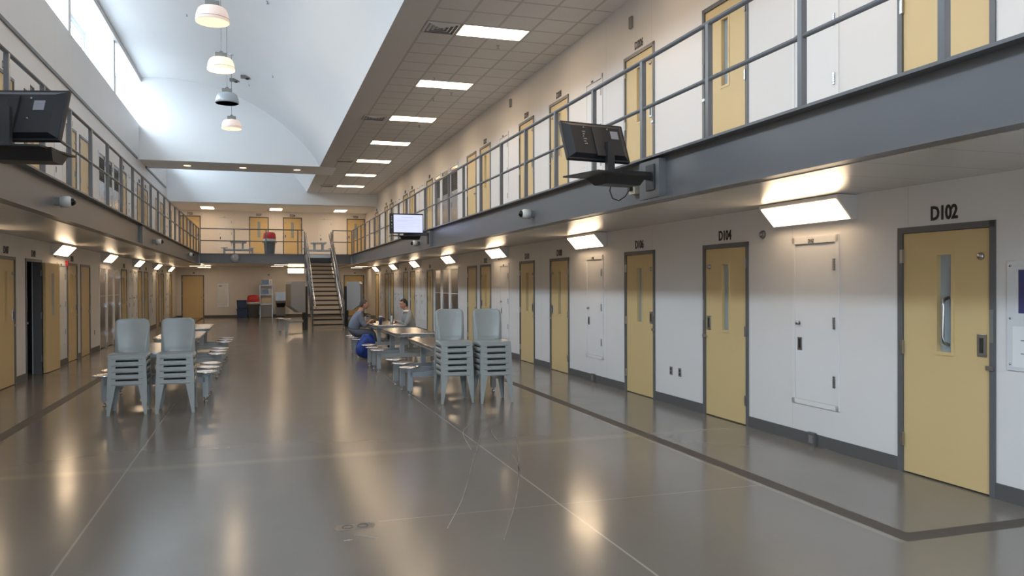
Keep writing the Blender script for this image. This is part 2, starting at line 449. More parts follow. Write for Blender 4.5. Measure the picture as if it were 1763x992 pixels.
# entrance wall behind the camera; its two unseen windows are added for fill light
FILL_WIN = [(-2.0, 3.4, 0.9, 2.3), (-2.0, 3.4, 3.5, 5.3)]
m_ = MB()
for a, b, p, q in rects(XL - 0.9, XR + 0.16, 0, 9.4, FILL_WIN): m_.box(a, b, YF - 0.16, YF, p, q)
m_.build('wall_front', 'wall', kind='structure')
for i, (a, c_, p, q) in enumerate(FILL_WIN):
    w = empty('window_%d' % (i + 21), ((a + c_) / 2, YF - 0.08, p), 0, kind='structure')
    h = (c_ - a) / 2; H_ = q - p; f = MB()
    for k in range(4): f.box(-h + 2 * h * k / 3 - 0.03, -h + 2 * h * k / 3 + 0.03, -0.05, 0.05, 0, H_)
    f.box(-h, h, -0.05, 0.05, 0, 0.05); f.box(-h, h, -0.05, 0.05, H_ - 0.05, H_)
    f.build('window_frame', 'frame', w)
    MB().box(-h, h, -0.005, 0.005, 0, H_).build('window_pane', 'pane', w)
    l = bpy.data.lights.new('skylight_portal', 'AREA'); l.shape = 'RECTANGLE'; l.size = 2 * h; l.size_y = H_; l.cycles.is_portal = True
    lo = bpy.data.objects.new('skylight_portal', l); COL.objects.link(lo)
    lo.location = ((a + c_) / 2, YF - 0.25, p + H_ / 2); lo.rotation_euler = (PI / 2, 0, 0)

# unseen outer shell behind the cells, added to block stray sky light
MB().box(XR + 2.1, XR + 2.3, YF - 0.2, YB + 2.3, 0, 6.4).build('wall_right', 'drywall', kind='structure')
MB().box(XL - 2.6, XL - 2.4, YF - 0.2, YB + 2.3, 0, 7.3).build('wall_left', 'drywall', kind='structure')
MB().box(XL - 2.6, XR + 2.3, YB + 2.1, YB + 2.3, 0, 7.3).build('wall_back', 'drywall', kind='structure')
b = MB().box(XR + 0.1, XR + 2.3, YF - 0.2, YB + 2.3, 6.25, 6.4); b.box(XL - 2.6, XL - 0.17, YF - 0.2, YB + 2.3, 7.1, 7.2); b.box(XL - 2.6, XR + 2.3, YB, YB + 2.3, 5.72, 5.85)
b.build('ceiling', 'drywall', kind='structure')
b = MB().box(XL - 2.6, XL - 0.17, YF - 0.36, YF - 0.16, 0, 7.3); b.box(XR + 0.17, XR + 2.3, YF - 0.36, YF - 0.16, 0, 6.4)
b.build('wall_front', 'drywall', kind='structure')

# vaulted ceiling: an arc from the clerestory down to the flat tiled ceiling
VC, VR = (-3.2, 2.56), 6.44
def vz(x): return VC[1] + math.sqrt(VR ** 2 - (x - VC[0]) ** 2)
arc = [(x, vz(x)) for x in [XL - 0.02 + (2.15 - XL + 0.02) * k / 40 for k in range(41)]]
arc[-1] = (2.15, CEIL)
outer = [(p[0] + 0.15 * (p[0] - VC[0]) / VR, p[1] + 0.15) for p in arc]
m_ = MB()
def arcrow(pts, y): return [m_.bm.verts.new((p[0], y, p[1])) for p in pts]
ia, ib, oa, ob = arcrow(arc, YF), arcrow(arc, 38.95), arcrow(outer, YF), arcrow(outer, 38.95)
for i in range(40):
    f = m_.bm.faces.new([ia[i], ib[i], ib[i + 1], ia[i + 1]]); f.smooth = True
    f = m_.bm.faces.new([oa[i], oa[i + 1], ob[i + 1], ob[i]]); f.smooth = True
for a_, b_ in ((ia, oa), (ib, ob)):      # end caps with vertices of their own, so that the shading stays clean
    P_ = [v.co.copy() for v in a_] + [v.co.copy() for v in reversed(b_)]
    m_.bm.faces.new([m_.bm.verts.new(p) for p in P_])
for k in (0, 40):
    m_.bm.faces.new([m_.bm.verts.new(v.co) for v in (ia[k], ib[k], ob[k], oa[k])])
m_.build('ceiling', 'vault', kind='structure')
MB().box(2.15, XR + 0.1, YF, 38.9, CEIL, CEIL + 0.2).build('ceiling', 'tile', kind='structure')
# bulkhead between the two light wells (its soffit carries three downlights) and the header over the platform
def below_arc(x0, x1, zlow, y0, y1):
    b = MB(); xs = [x0 + (x1 - x0) * k / 30 for k in range(31)]
    for a, c_ in zip(xs, xs[1:]):
        b.hull8([(a, y0, zlow), (c_, y0, zlow), (c_, y0, vz(c_) + 0.05), (a, y0, vz(a) + 0.05)], [(a, y1, zlow), (c_, y1, zlow), (c_, y1, vz(c_) + 0.05), (a, y1, vz(a) + 0.05)])
    bmesh.ops.remove_doubles(b.bm, verts=b.bm.verts, dist=0.001)
    return b
b = below_arc(XL, 2.15, CEIL, 30.25, 32.4); b.box(2.15, 2.78, 30.25, 32.4, CEIL - 0.012, CEIL + 0.02)
b.build('wall_bulkhead', 'vault', kind='structure')
b = below_arc(XL, 2.15, 5.5, 38.9, 39.1); b.box(2.15, XR, 38.9, 39.1, 5.5, CEIL + 0.2)
b.build('wall_header', 'vault', kind='structure')
MB().box(XL - 0.1, XR + 0.1, 38.95, YB + 0.1, 5.5, 5.7).build('ceiling', 'drywall', kind='structure')

# clerestory: deep white boxes between fins, with windows in the outer skin
fins = [-3.18, 2.55, 8.27, 14.0, 19.73, 25.45]
XO = -4.76
b = MB()
b.box(XO - 0.1, XL - 0.16, YF, 38.95, 7.2, 7.32)            # sill slab
b.box(XO - 0.1, XL, YF, 38.95, 8.93, 9.08)                  # head slab
for y in fins: b.box(XO, XL, y - 0.13, y + 0.13, 7.32, 8.93)
b.box(XO, XL, 30.25, 32.4, 7.32, 8.93)
b.box(XO, XL, 38.8, 38.95, 7.32, 8.93)
b.build('wall_clerestory', 'vault', kind='structure')
bays = [(fins[i] + 0.13, fins[i + 1] - 0.13) for i in range(5)] + [(25.58, 30.25), (32.4, 38.8)]
wh = []
for (a, c_) in bays: wh.append((a + 0.12, c_ - 0.10, 7.55, 8.80))
b = MB()
for a, c_, p, q in rects(YF, 38.95, 7.2, 9.08, wh): b.box(XO - 0.14, XO, a, c_, p, q)
b.build('wall_outer', 'vault', kind='structure')
for i, (a, c_, p, q) in enumerate(wh):
    w = empty('window_%d' % (i + 1), (XO - 0.07, (a + c_) / 2, p), 0, kind='structure')
    h = (c_ - a) / 2; H_ = q - p
    f = MB()
    for s_ in (-1, 1): f.box(-0.06, 0.005, s_ * h - 0.05, s_ * h + 0.05, 0, H_)
    f.box(-0.06, 0.06, -h, h, -0.02, 0.05); f.box(-0.06, 0.06, -h, h, H_ - 0.05, H_ + 0.02)
    nm_ = 1
    for k in range(1, nm_): f.box(-0.012, 0.012, -h + 2 * h * k / nm_ - 0.015, -h + 2 * h * k / nm_ + 0.015, 0, H_)
    f.build('window_frame', 'white', w)
    MB().box(-0.005, 0.005, -h, h, 0, H_).build('window_pane', 'pane', w)
    l = bpy.data.lights.new('skylight_portal', 'AREA'); l.shape = 'RECTANGLE'; l.size = H_; l.size_y = 2 * h; l.cycles.is_portal = True
    lo = bpy.data.objects.new('skylight_portal', l); COL.objects.link(lo)
    lo.location = (XO - 0.2, (a + c_) / 2, p + H_ / 2); lo.rotation_euler = (0, -PI / 2, 0)

# trims
t = MB().box(XL, XL + 0.035, YF, 29.7, 6.02, 6.09); t.box(XL, XL + 0.035, 31.9, 38.3, 6.02, 6.09)
t.build('trim_1', 'frame', kind='structure')
MB().box(XL, XL + 0.09, YF, 30.25, 8.80, 8.95).build('trim_2', 'drywall', kind='structure')
def baseboard(side, gaps, t0, t1):
    b = MB(); cur = t0
    for a, c_ in sorted(gaps) + [(t1, t1)]:
        if a > cur:
            if side == 'R': b.box(XR - 0.012, XR + 0.001, cur, a, 0, 0.125)
            elif side == 'L': b.box(XL - 0.001, XL + 0.012, cur, a, 0, 0.125)
            else: b.box(cur, a, YB - 0.012, YB + 0.001, 0, 0.125)
        cur = max(cur, c_)
    return b
for side, nm, t0, t1 in (('R', 'baseboard_right', YF, YB), ('L', 'baseboard_left', YF, YB), ('B', 'baseboard_back', XL, XR)):
    gaps = [(t - w / 2, t + w / 2) for s, t, w, *_ in LOW if s == side] + [(t - w / 2, t + w / 2) for s, t, w in SHW if s == side]
    baseboard(side, gaps, t0, t1).build(nm, 'base', kind='structure')

# walkway slabs (floors of the upper tier)
MB().box(XBR + 0.125, XR, YF, YB, 2.55, DECK - 0.005).build('floor', 'soffit', kind='structure')
MB().box(XL, XBL - 0.125, YF, YB, 2.55, DECK - 0.005).build('floor', 'soffit', kind='structure')
MB().box(XBL - 0.125, XBR + 0.125, 36.4, YB, 2.62, DECK - 0.005).build('floor', 'soffit', kind='structure')

# ------------------------------------------------------------------ steel beams of the walkways
def channel_beam(x_face, into, y0, y1, label, splices):
    """into: +1 when the walkway lies towards +X of the face"""
    r = empty('walkway_beam', (x_face, 0, 0), 0, label, 'steel beam')
    b = MB()
    w0, w1 = into * 0.10, into * 0.112
    b.box(w0, w1, y0, y1, 2.58, 3.03)
    b.build('web', 'steelpaint', r)
    b = MB(); b.box(0, into * 0.2, y0, y1, 3.022, 3.045); b.build('top_flange', 'steelpaint', r)
    b = MB(); b.box(-into * 0.02, into * 0.2, y0, y1, 2.555, 2.585); b.build('bottom_flange', 'steelpaint', r)
    for y in splices:
        MB().box(into * 0.02, into * 0.1, y - 0.22, y + 0.22, 2.6, 3.0).build('mounting_plate', 'steelpaint', r)
    return r
channel_beam(XBR, 1, YF, 36.42, 'long grey steel beam edging the walkway with doors D202 to D224', (7.55, 19.1))
channel_beam(XBL, -1, YF, 36.42, 'long grey steel beam edging the walkway with doors D207 to D223', (7.1, 19.2))
r = empty('platform_beam', (0, 36.3, 0), 0, 'short grey steel beam across the far end behind the stairs', 'steel beam')
MB().box(XBL, XBR, 0.0, 0.012, 2.64, 3.03).build('web', 'steelpaint', r)
MB().box(XBL, XBR, -0.06, 0.1, 3.022, 3.045).build('top_flange', 'steelpaint', r)
MB().box(XBL, XBR, -0.06, 0.1, 2.62, 2.645).build('bottom_flange', 'steelpaint', r)

# ------------------------------------------------------------------ railings
def railing(name, pts, ys, axis, label, z=DECK, const=0.0, rad=0.024):
    r = empty('guard_railing', (0, 0, 0), 0, label, 'railing', 'guard railings of the upper tier')
    a, c_ = pts
    P = (lambda t, h: (const, t, h)) if axis == 'y' else (lambda t, h: (t, const, h))
    MB().tube([P(a, z + 1.07), P(c_, z + 1.07)], rad, 10).build('top_rail', 'steelpaint', r)
    MB().tube([P(a, z + 0.55), P(c_, z + 0.55)], rad * 0.85, 10).build('mid_rail', 'steelpaint', r)
    for y in ys:
        p = MB()
        if axis == 'y': p.box(const - 0.025, const + 0.025, y - 0.025, y + 0.025, z, z + 1.06)
        else: p.box(y - 0.025, y + 0.025, const - 0.025, const + 0.025, z, z + 1.06)
        p.build('post', 'steelpaint', r)
ry = [5.10 + 1.32 * k for k in range(-6, 24)] + [36.2]
railing('r', (YF, 36.25), ry, 'y', 'grey pipe railing along the walkway of doors D202 to D224', const=3.98)
ly = [9.36 + 1.411 * k for k in range(-8, 19)] + [36.2]
railing('l', (YF, 36.25), ly, 'y', 'grey pipe railing along the walkway of doors D207 to D223', const=-2.48)
railing('c', (-2.4, 1.86), [-1.05, 0.27, 1.62], 'x', 'grey pipe railing on the far platform left of the stairs', const=36.28)
railing('d', (3.12, 3.95), [3.14], 'x', 'short grey pipe railing on the far platform right of the stairs', const=36.28)

# ------------------------------------------------------------------ doors
def hinge_mesh(x, z, y=-0.012):
    return MB().box(x - 0.014, x + 0.014, y - 0.012, y + 0.01, z - 0.06, z + 0.06)
def make_door(kind, hinge, w=1.0):
    """local frame: x to the viewer's right, y into the wall, origin at floor centre"""
    r = empty('door_proto', (0, 0, 0))
    h = w / 2; fw = 0.052
    f = MB()
    for s_ in (-1, 1): f.box(s_ * h, s_ * (h - fw), -0.014, 0.13, 0, DH)
    f.box(-h, h, -0.014, 0.13, DH - fw, DH)
    f.build('door_frame', 'frame', r)
    lw = h - fw - 0.004; top = DH - fw - 0.004
    hs = -1 if hinge == 'l' else 1
    leaf = empty('door_leaf', (0, 0, 0)); leaf.parent = r
    L = MB()
    y0, y1 = 0.004, 0.05
    if kind == 'plain':
        L.box(-lw, lw, y0, y1, 0.012, top)
    else:
        a, b0, b1 = 0.092, 1.09, 1.95
        L.box(-lw, -a, y0, y1, 0.012, top); L.box(a, lw, y0, y1, 0.012, top)
        L.box(-a, a, y0, y1, 0.012, b0); L.box(-a, a, y0, y1, b1, top)
    bpy.data.objects.remove(leaf)
    leaf = L.build('door_leaf', 'door', r)
    if kind != 'plain':
        v = MB()      # vision panel stop, splayed
        for s_ in (-1, 1): v.box(s_ * 0.100, s_ * 0.072, -0.003, 0.05, 1.08, 1.96)
        v.box(-0.072, 0.072, -0.003, 0.05, 1.08, 1.11); v.box(-0.072, 0.072, -0.003, 0.05, 1.93, 1.96)
        v.build('window_stop', 'door', leaf)
        MB().box(-0.073, 0.073, 0.040, 0.048, 1.1, 1.94).build('window_glass', 'cellglass', leaf)
        MB().lathe([(0.0, -0.016), (0.026, -0.014), (0.03, -0.004), (0.03, 0.006)], (-hs * (lw - 0.085), 0, 1.905), 'y', 14).build('viewer', 'hinge', leaf)
        px = -hs * (lw - 0.075)
        MB().box(px - 0.042, px + 0.042, -0.006, 0.006, 1.10, 1.28, 0.003).build('pull_plate', 'hinge', leaf)
        MB().box(px - 0.018, px + 0.018, -0.008, 0.0, 1.13, 1.25).build('pull_recess', 'darkmetal', leaf)
    else:
        px = -hs * (lw - 0.07)
        MB().lathe([(0.0, -0.05), (0.022, -0.045), (0.026, -0.03), (0.012, -0.015), (0.03, -0.004), (0.03, 0.006)], (px, 0, 1.06), 'y', 14).build('knob', 'hinge', leaf)
    for z in (0.30, 1.12, 1.93):
        hinge_mesh(hs * (lw + 0.006), z).build('hinge', 'hinge', r)
    MB().box(-hs * (h - 0.045), -hs * (h - 0.012), -0.02, -0.01, 1.22, 1.48).build('lock_cover', 'greyplate', r)
    k = MB(); k.box(-hs * (lw - 0.02), -hs * (h - 0.01), -0.028, -0.012, 1.0, 1.035); k.build('latch_bolt', 'hinge', r)
    return r
PROTO = {(k, hg): make_door(k, hg) for k in ('cell', 'plain') for hg in ('l', 'r')}
dn = 0
def cellback(side, t, zb, w):
    pass
used = set()
SIDE_NAME = {'R': 'right-hand wall', 'L': 'left-hand wall', 'B': 'far wall'}
prev_named = None
for lst, zb, tier in ((LOW, 0.0, 'ground'), (UPP, DECK, 'upper')):
    for s, tpos, w, k, hg, nm in lst:
        dn += 1
        key = ('cell' if k == 'open' else k, hg)
        if nm: lab = ('mustard cell door numbered %s with a tall narrow window' % nm)
        else: lab = {('R', 'ground'): 'plain mustard door without window beside the ground tier showers, right-hand wall',
                     ('L', 'ground'): 'plain mustard door without window beside the ground tier showers, left-hand wall',
                     ('R', 'upper'): 'plain mustard door beside the louvred showers, upper tier, right-hand walkway',
                     ('L', 'upper'): 'plain mustard door beside the louvred showers, upper tier, left-hand walkway',
                     ('B', 'ground'): None}[(s, tier)] or ('mustard door beside the white notice board on the far wall' if tpos < 0 else 'mustard door behind the stairs on the far wall')
        if k == 'open': lab = 'cell door D109 standing open before a dark room'
        if key in used: d = copy_tree(PROTO[key])
        else: d = PROTO[key]; used.add(key)
        d.name = 'door_%d' % dn
        d.location = wpos(s, tpos, zb); d.rotation_euler = (0, 0, RZ[s]); d.scale = (w / 1.0, 1, 1)
        tag(d, lab, 'door', None, 'structure')
        if k == 'open':
            for ch in list(d.children):
                if ch.name.startswith('door_leaf'):
                    # swing about the far jamb until it lies nearly flat on the wall
                    hx = 0.444
                    ch.matrix_local = (Matrix.Translation((hx, -0.03, 0)) @ Matrix.Rotation(math.radians(-168), 4, 'Z') @ Matrix.Translation((-hx, 0, 0))) if False else \
                                      (Matrix.Translation((hx + 0.02, -0.035, 0)) @ Matrix.Rotation(math.radians(178), 4, 'Z') @ Matrix.Translation((-hx, -0.004, 0)))
        # room number over the door
        if nm and not (tier == 'upper' and s == 'L' and tpos > 33):
            o = text_mesh(nm, 0.165 if s != 'B' else 0.16, 'room_number', 'letter', depth=0.002, bold=0.005)
            p = wpos(s, tpos, zb + DH + 0.045)
            off = {'R': (-0.003, 0, 0), 'L': (0.003, 0, 0), 'B': (0, -0.003, 0)}[s]
            o.location = tuple(p[i] + off[i] for i in range(3)); o.rotation_euler = (0, 0, RZ[s])
            tag(o, 'black lettering %s above its cell door' % nm, 'room number', 'room numbers over the cell doors')

# the dark room behind open door D109
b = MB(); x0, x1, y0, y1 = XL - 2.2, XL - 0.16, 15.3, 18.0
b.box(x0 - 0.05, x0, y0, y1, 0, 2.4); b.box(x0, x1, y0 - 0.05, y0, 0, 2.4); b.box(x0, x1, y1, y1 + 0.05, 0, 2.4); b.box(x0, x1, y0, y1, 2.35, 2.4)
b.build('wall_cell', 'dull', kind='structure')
b = MB().box(-0.45, 0.45, -0.6, 0.6, 0, 0.04); b.box(-0.45, 0.45, -0.6, 0.6, 0.5, 0.54); b.box(-0.45, 0.45, -0.6, 0.6, 1.0, 1.04); b.box(-0.45, 0.45, -0.6, 0.6, 1.5, 1.54)
for sx in (-1, 1):
    for sy in (-1, 1): b.box(sx * 0.45 - 0.02, sx * 0.45 + 0.02, sy * 0.6 - 0.02, sy * 0.6 + 0.02, 0, 1.9)
o = b.build('storage_shelf', 'darkmetal'); o.location = (-5.45, 17.3, 0.0)
tag(o, 'dark metal storage shelf inside the room of open door D109', 'shelf')

# ------------------------------------------------------------------ shower doors
def make_shower(upper):
    r = empty('door_proto', (0, 0, 0)); h = 0.5
    f = MB()
    for s_ in (-1, 1): f.box(s_ * h, s_ * (h - 0.05), -0.016, 0.1, 0, DH)
    f.box(-h, h, -0.016, 0.1, DH - 0.05, DH)
    f.build('door_frame', 'white', r)
    leaf = MB()
    if not upper:
        leaf.box(-h + 0.05, h - 0.05, 0.0, 0.04, 0.03, DH - 0.052)
        L = leaf.build('door_leaf', 'shower', r)
        MB().box(-h + 0.05, h - 0.05, -0.004, 0.0, 1.40, 1.415).build('joint_strip', 'white', L)
    else:
        leaf.box(-h + 0.05, h - 0.05, 0.0, 0.04, 0.03, 1.42); leaf.box(-h + 0.05, -h + 0.13, 0.0, 0.04, 1.42, 2.13); leaf.box(h - 0.13, h - 0.05, 0.0, 0.04, 1.42, 2.13)
        leaf.box(-h + 0.05, h - 0.05, 0.0, 0.04, 2.04, 2.13)
        L = leaf.build('door_leaf', 'shower', r)
        g = MB().box(-h + 0.13, h - 0.13, 0.02, 0.03, 1.42, 2.04)
        for k in range(10): g.hull8([(-h + 0.13, -0.0, 1.44 + k * 0.06), (-h + 0.13, 0.02, 1.47 + k * 0.06), (-h + 0.13, 0.02, 1.475 + k * 0.06), (-h + 0.13, 0.0, 1.445 + k * 0.06)],
                                   [(h - 0.13, -0.0, 1.44 + k * 0.06), (h - 0.13, 0.02, 1.47 + k * 0.06), (h - 0.13, 0.02, 1.475 + k * 0.06), (h - 0.13, 0.0, 1.445 + k * 0.06)])
        g.build('louvre', 'vent', L)
    for z in (0.4, 1.15, 1.95): hinge_mesh(h - 0.045, z).build('hinge', 'hinge', r)
    MB().box(-h + 0.07, -h + 0.12, -0.02, 0.0, 0.95, 1.12, 0.004).build('pull_handle', 'hinge', r)
    return r
SP = {u: make_shower(u) for u in (False, True)}
first = {False: True, True: True}
POSN = {0: 'nearest the camera', 1: 'in the middle', 2: 'farthest from the camera'}
for u, zb in ((False, 0.0), (True, DECK)):
    for i, (s, t, w) in enumerate(SHW):
        dn += 1
        d = SP[u] if first[u] else copy_tree(SP[u]); first[u] = False
        d.name = 'door_%d' % dn; d.location = wpos(s, t, zb); d.rotation_euler = (0, 0, RZ[s]); d.scale = (w, 1, 1)
        tag(d, 'steel shower door%s, %s, %s' % (', louvred top, upper tier' if u else ', ground tier', SIDE_NAME[s], POSN[i % 3]), 'door', None, 'structure')

# ------------------------------------------------------------------ white service hatches between the cells
def make_panel(w=0.72, z0=0.41, z1=2.18):
    r = empty('service_hatch', (0, 0, 0)); h = w / 2
    f = MB()
    for s_ in (-1, 1): f.box(s_ * h, s_ * (h - 0.045), -0.014, 0.0, z0, z1)
    f.box(-h, h, -0.014, 0.0, z0, z0 + 0.05); f.box(-h, h, -0.014, 0.0, z1 - 0.075, z1)
    f.build('panel_frame', 'white', r)
    L = MB().box(-h + 0.05, h - 0.05, -0.008, 0.0, z0 + 0.055, z1 - 0.08).build('panel_leaf', 'white', r)
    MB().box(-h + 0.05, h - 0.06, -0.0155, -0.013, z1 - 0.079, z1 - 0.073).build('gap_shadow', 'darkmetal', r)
    for z in (0.70, 1.29, 1.88): 
        hb = MB()
        for k in range(5): hb.box(h - 0.075, h - 0.045, -0.024, -0.006, z - 0.06 + k * 0.024, z - 0.06 + k * 0.024 + 0.021)
        hb.build('hinge', 'hinge', r)
    MB().lathe([(0, -0.045), (0.02, -0.042), (0.024, -0.03), (0.012, -0.02), (0.022, -0.008)], (-h + 0.11, 0, 1.27), 'y', 14).build('knob', 'hinge', r)
    MB().box(-h + 0.09, -h + 0.16, -0.014, -0.006, 0.98, 1.12, 0.003).build('pull_plate', 'hinge', r)
    MB().box(-h + 0.108, -h + 0.142, -0.016, -0.012, 1.0, 1.10).build('pull_recess', 'darkmetal', r)
    return r
panel0 = make_panel()
PAN = [('R', 6.83, 'D102 and D104', 'D162'), ('R', 12.48, 'D106 and D108', 'D164'), ('R', 17.72, 'D110 and D112', 'D166'), ('R', 27.4, 'D114 and D116, nearer one', ''), ('R', 28.35, 'D114 and D116, farther one', ''),
       ('R', 32.2, 'D118 and D120, nearer one', ''), ('R', 33.15, 'D118 and D120, farther one', ''), ('R', 37.4, 'D122 and D124', ''),
       ('L', 18.6, 'D109 and D111', ''), ('L', 28.1, 'D113 and D115, nearer one', ''), ('L', 29.05, 'D113 and D115, farther one', ''), ('L', 33.2, 'D117 and D119', ''), ('L', 38.6, 'D121 and D123', '')]
firstp = True
for zb in (0.0, DECK):
    for s, t, btw, num in PAN:
        if s == 'L' and zb == 0 and t == 18.6: t = 18.78
        lab = 'white flush service hatch between cell doors ' + (btw if zb == 0 else btw.replace('D1', 'D2'))
        if firstp: p = panel0; firstp = False
        else: p = copy_tree(panel0)
        p.location = wpos(s, t, zb); p.rotation_euler = (0, 0, RZ[s]); tag(p, lab, 'service hatch', 'white service hatches between the cells')
        if num and zb == 0:
            o = text_mesh(num, 0.055, 'panel_number', 'letter', p, 0.001, 0.0005); o.location = (-0.05, -0.0165, 2.115)
for zb, x, lab in ((DECK, -1.68, 'white service hatch on the far wall between doors D225 and D227'), (DECK, 3.35, 'white service hatch on the far wall between doors D228 and D226')):
    p = copy_tree(panel0); p.location = wpos('B', x, zb); p.rotation_euler = (0, 0, 0); p['label'] = lab

# ------------------------------------------------------------------ wall gadgets
def gadget(kind, s, t, z, lab):
    p = wpos(s, t, z)
    if kind == 'strobe':
        r = empty('emergency_strobe', p, RZ[s], lab, 'strobe', 'round sensors above the panels')
        MB().lathe([(0.0, -0.03), (0.035, -0.028), (0.045, -0.012), (0.05, 0.0)], (0, 0, 0), 'y', 18).build('housing', 'greyplate', r)
        MB().lathe([(0.0, -0.045), (0.02, -0.04), (0.026, -0.028)], (0, 0, 0), 'y', 14).build('lens', 'hinge', r)
    elif kind == 'outlet':
        r = empty('wall_outlet', p, RZ[s], lab, 'outlet')
        MB().box(-0.036, 0.036, -0.008, 0, -0.058, 0.058, 0.002).build('cover_plate', 'greyplate', r)
        for dz in (-0.024, 0.024): MB().box(-0.016, 0.016, -0.010, -0.006, dz - 0.014, dz + 0.014).build('socket', 'darkmetal', r)
    elif kind == 'stop':
        r = empty('door_stop_box', p, RZ[s], lab, 'box')
        MB().box(-0.055, 0.055, -0.045, -0.012, -0.03, 0.11, 0.004).build('housing', 'base', r)
        MB().box(-0.03, 0.03, -0.049, -0.044, 0.0, 0.08).build('cover', 'greyplate', r)
gadget('strobe', 'R', 7.72, 2.25, 'round steel sensor beside the wall light between D102 and D104')
gadget('strobe', 'R', 12.75, 2.34, 'round steel sensor above the service hatch between D106 and D108')
gadget('strobe', 'R', 18.2, 2.32, 'round steel sensor above the service hatch between D110 and D112')
gadget('strobe', 'L', 18.25, 2.32, 'round steel sensor above the leaf of open door D109')
gadget('outlet', 'R', 9.84, 0.47, 'grey outlet low on the wall, nearer door D106')
gadget('outlet', 'R', 9.60, 0.47, 'grey outlet low on the wall, nearer door D104')
gadget('outlet', 'L', 22.25, 0.5, 'grey outlet low on the wall beside the nearest shower')
gadget('stop', 'R', 6.85, 0.03, 'small grey box on the baseboard below service hatch D162')
gadget('stop', 'R', 12.5, 0.03, 'small grey box on the baseboard below service hatch D164')
for i, (y, z) in enumerate(((11.04, 5.72), (17.17, 5.82))):
    o = MB().box(-0.05, 0.05, -0.035, 0, -0.09, 0.09, 0.004).build('wall_speaker', 'greyplate'); o.location = (XR, y, z); o.rotation_euler = (0, 0, RZ['R'])
    tag(o, ('small grey speaker high on the wall above door D206' if i == 0 else 'small grey speaker high on the wall past door D210'), 'speaker')
# exit sign plate over D111
o = MB().box(-0.04, 0.04, -0.05, 0, -0.06, 0.06, 0.004).build('fire_pull_station', 'red'); o.location = (XL, 19.2, 2.17); o.rotation_euler = (0, 0, RZ['L'])
tag(o, 'red fire alarm device on the wall beside door D111', 'fire alarm')
# grab bar in the window of D102
g = MB().tube([(0.03, 0.02, 1.17), (0.03, -0.03, 1.19), (0.03, -0.045, 1.24), (0.03, -0.045, 1.50), (0.03, -0.03, 1.55), (0.03, 0.02, 1.57)], 0.014, 10)
o = g.build('grab_handle', 'hinge'); o.location = wpos('R', 5.215, 0); o.rotation_euler = (0, 0, RZ['R'])
for ob in bpy.data.objects:
    if ob.name == 'door_1':
        o.parent = [c for c in ob.children if c.name.startswith('door_leaf')][0]; o.location = (0, 0, 0); o.rotation_euler = (0, 0, 0)

# notices at the right edge
r = empty('notice_holder', (XR - 0.001, 4.30, 0), RZ['R'], 'clear acrylic holder with a poster and a notice beside door D102', 'notice holder')
MB().box(-0.32, 0.32, -0.012, 0, 1.02, 1.86, 0.002).build('acrylic_sheet', 'clear', r)
MB().box(-0.22, 0.24, -0.0135, -0.0118, 1.46, 1.79).build('poster', 'purple', r)
MB().box(-0.27, 0.27, -0.0132, -0.0118, 1.05, 1.36).build('notice_sheet', 'paper', r)
b = MB()
for k, (z, w) in enumerate(((1.30, 0.3), (1.25, 0.4), (1.20, 0.34), (1.15, 0.4), (1.10, 0.22))): b.box(-w / 2, w / 2, -0.0142, -0.013, z, z + 0.008)
b.build('printed_lines', 'print', r)
o = text_mesh('WEEK', 0.045, 'poster_lettering', 'letter', r, 0.0005); o.location = (-0.12, -0.0145, 1.405)
for x in (-0.29, 0.29):
    for z in (1.07, 1.42, 1.82): MB().lathe([(0, -0.018), (0.008, -0.016), (0.01, -0.011)], (x, 0, z), 'y', 10).build('screw', 'hinge', r)

# ------------------------------------------------------------------ wedge lights of the ground tier
def make_wedge():
    """local: x along the wall, y into the wall, z up; origin on wall at soffit height"""
    r = empty('wall_light', (0, 0, 0))
    L = 0.62
    prof = [(0.0, 0.0), (-0.23, 0.0), (-0.23, -0.035), (-0.05, -0.235), (0.0, -0.235)]
    b = MB().prism(prof, 'x', -L, L); b.build('housing', 'white', r)
    nx, nz = -0.20, -0.18; ln = math.hypot(nx, nz); nx /= ln; nz /= ln
    a, c_ = (-0.222, -0.044), (-0.058, -0.226)
    e = 0.004
    b = MB(); b.hull8([(-L + 0.03, a[0] + nx * e, a[1] + nz * e), (L - 0.03, a[0] + nx * e, a[1] + nz * e), (L - 0.03, c_[0] + nx * e, c_[1] + nz * e), (-L + 0.03, c_[0] + nx * e, c_[1] + nz * e)],
                      [(-L + 0.03, a[0], a[1]), (L - 0.03, a[0], a[1]), (L - 0.03, c_[0], c_[1]), (-L + 0.03, c_[0], c_[1])])
    b.build('lens', 'walllens', r)
    return r
w0 = make_wedge(); firstw = True
WL = [('R', 1.5, 'behind door D102, nearest the camera'), ('R', 6.85, 'over the panel between D102 and D104'), ('R', 12.6, 'over the panel between D106 and D108'), ('R', 18.0, 'over the panel between D110 and D112'),
      ('R', 23.0, 'over the shower doors of the right-hand wall'), ('R', 28.4, 'over the two panels between D114 and D116'), ('R', 33.2, 'over the two panels between D118 and D120'), ('R', 38.4, 'beside door D124'),
      ('L', 2.6, 'well before door D107, nearest the camera'), ('L', 7.9, 'between the camera and door D107'), ('L', 13.2, 'just before door D107'), ('L', 18.5, 'over the leaf of open door D109'), ('L', 23.8, 'over the shower doors of the left-hand wall'),
      ('L', 29.2, 'over the two panels between D113 and D115'), ('L', 34.3, 'beside door D119'), ('L', 39.3, 'beside door D123')]
for s, y, lab in WL:
    d = w0 if firstw else copy_tree(w0); firstw = False
    d.location = wpos(s, y, 2.545); d.rotation_euler = (0, 0, RZ[s])
    tag(d, 'white wedge wall light ' + lab, 'light', 'wedge lights under the walkways')

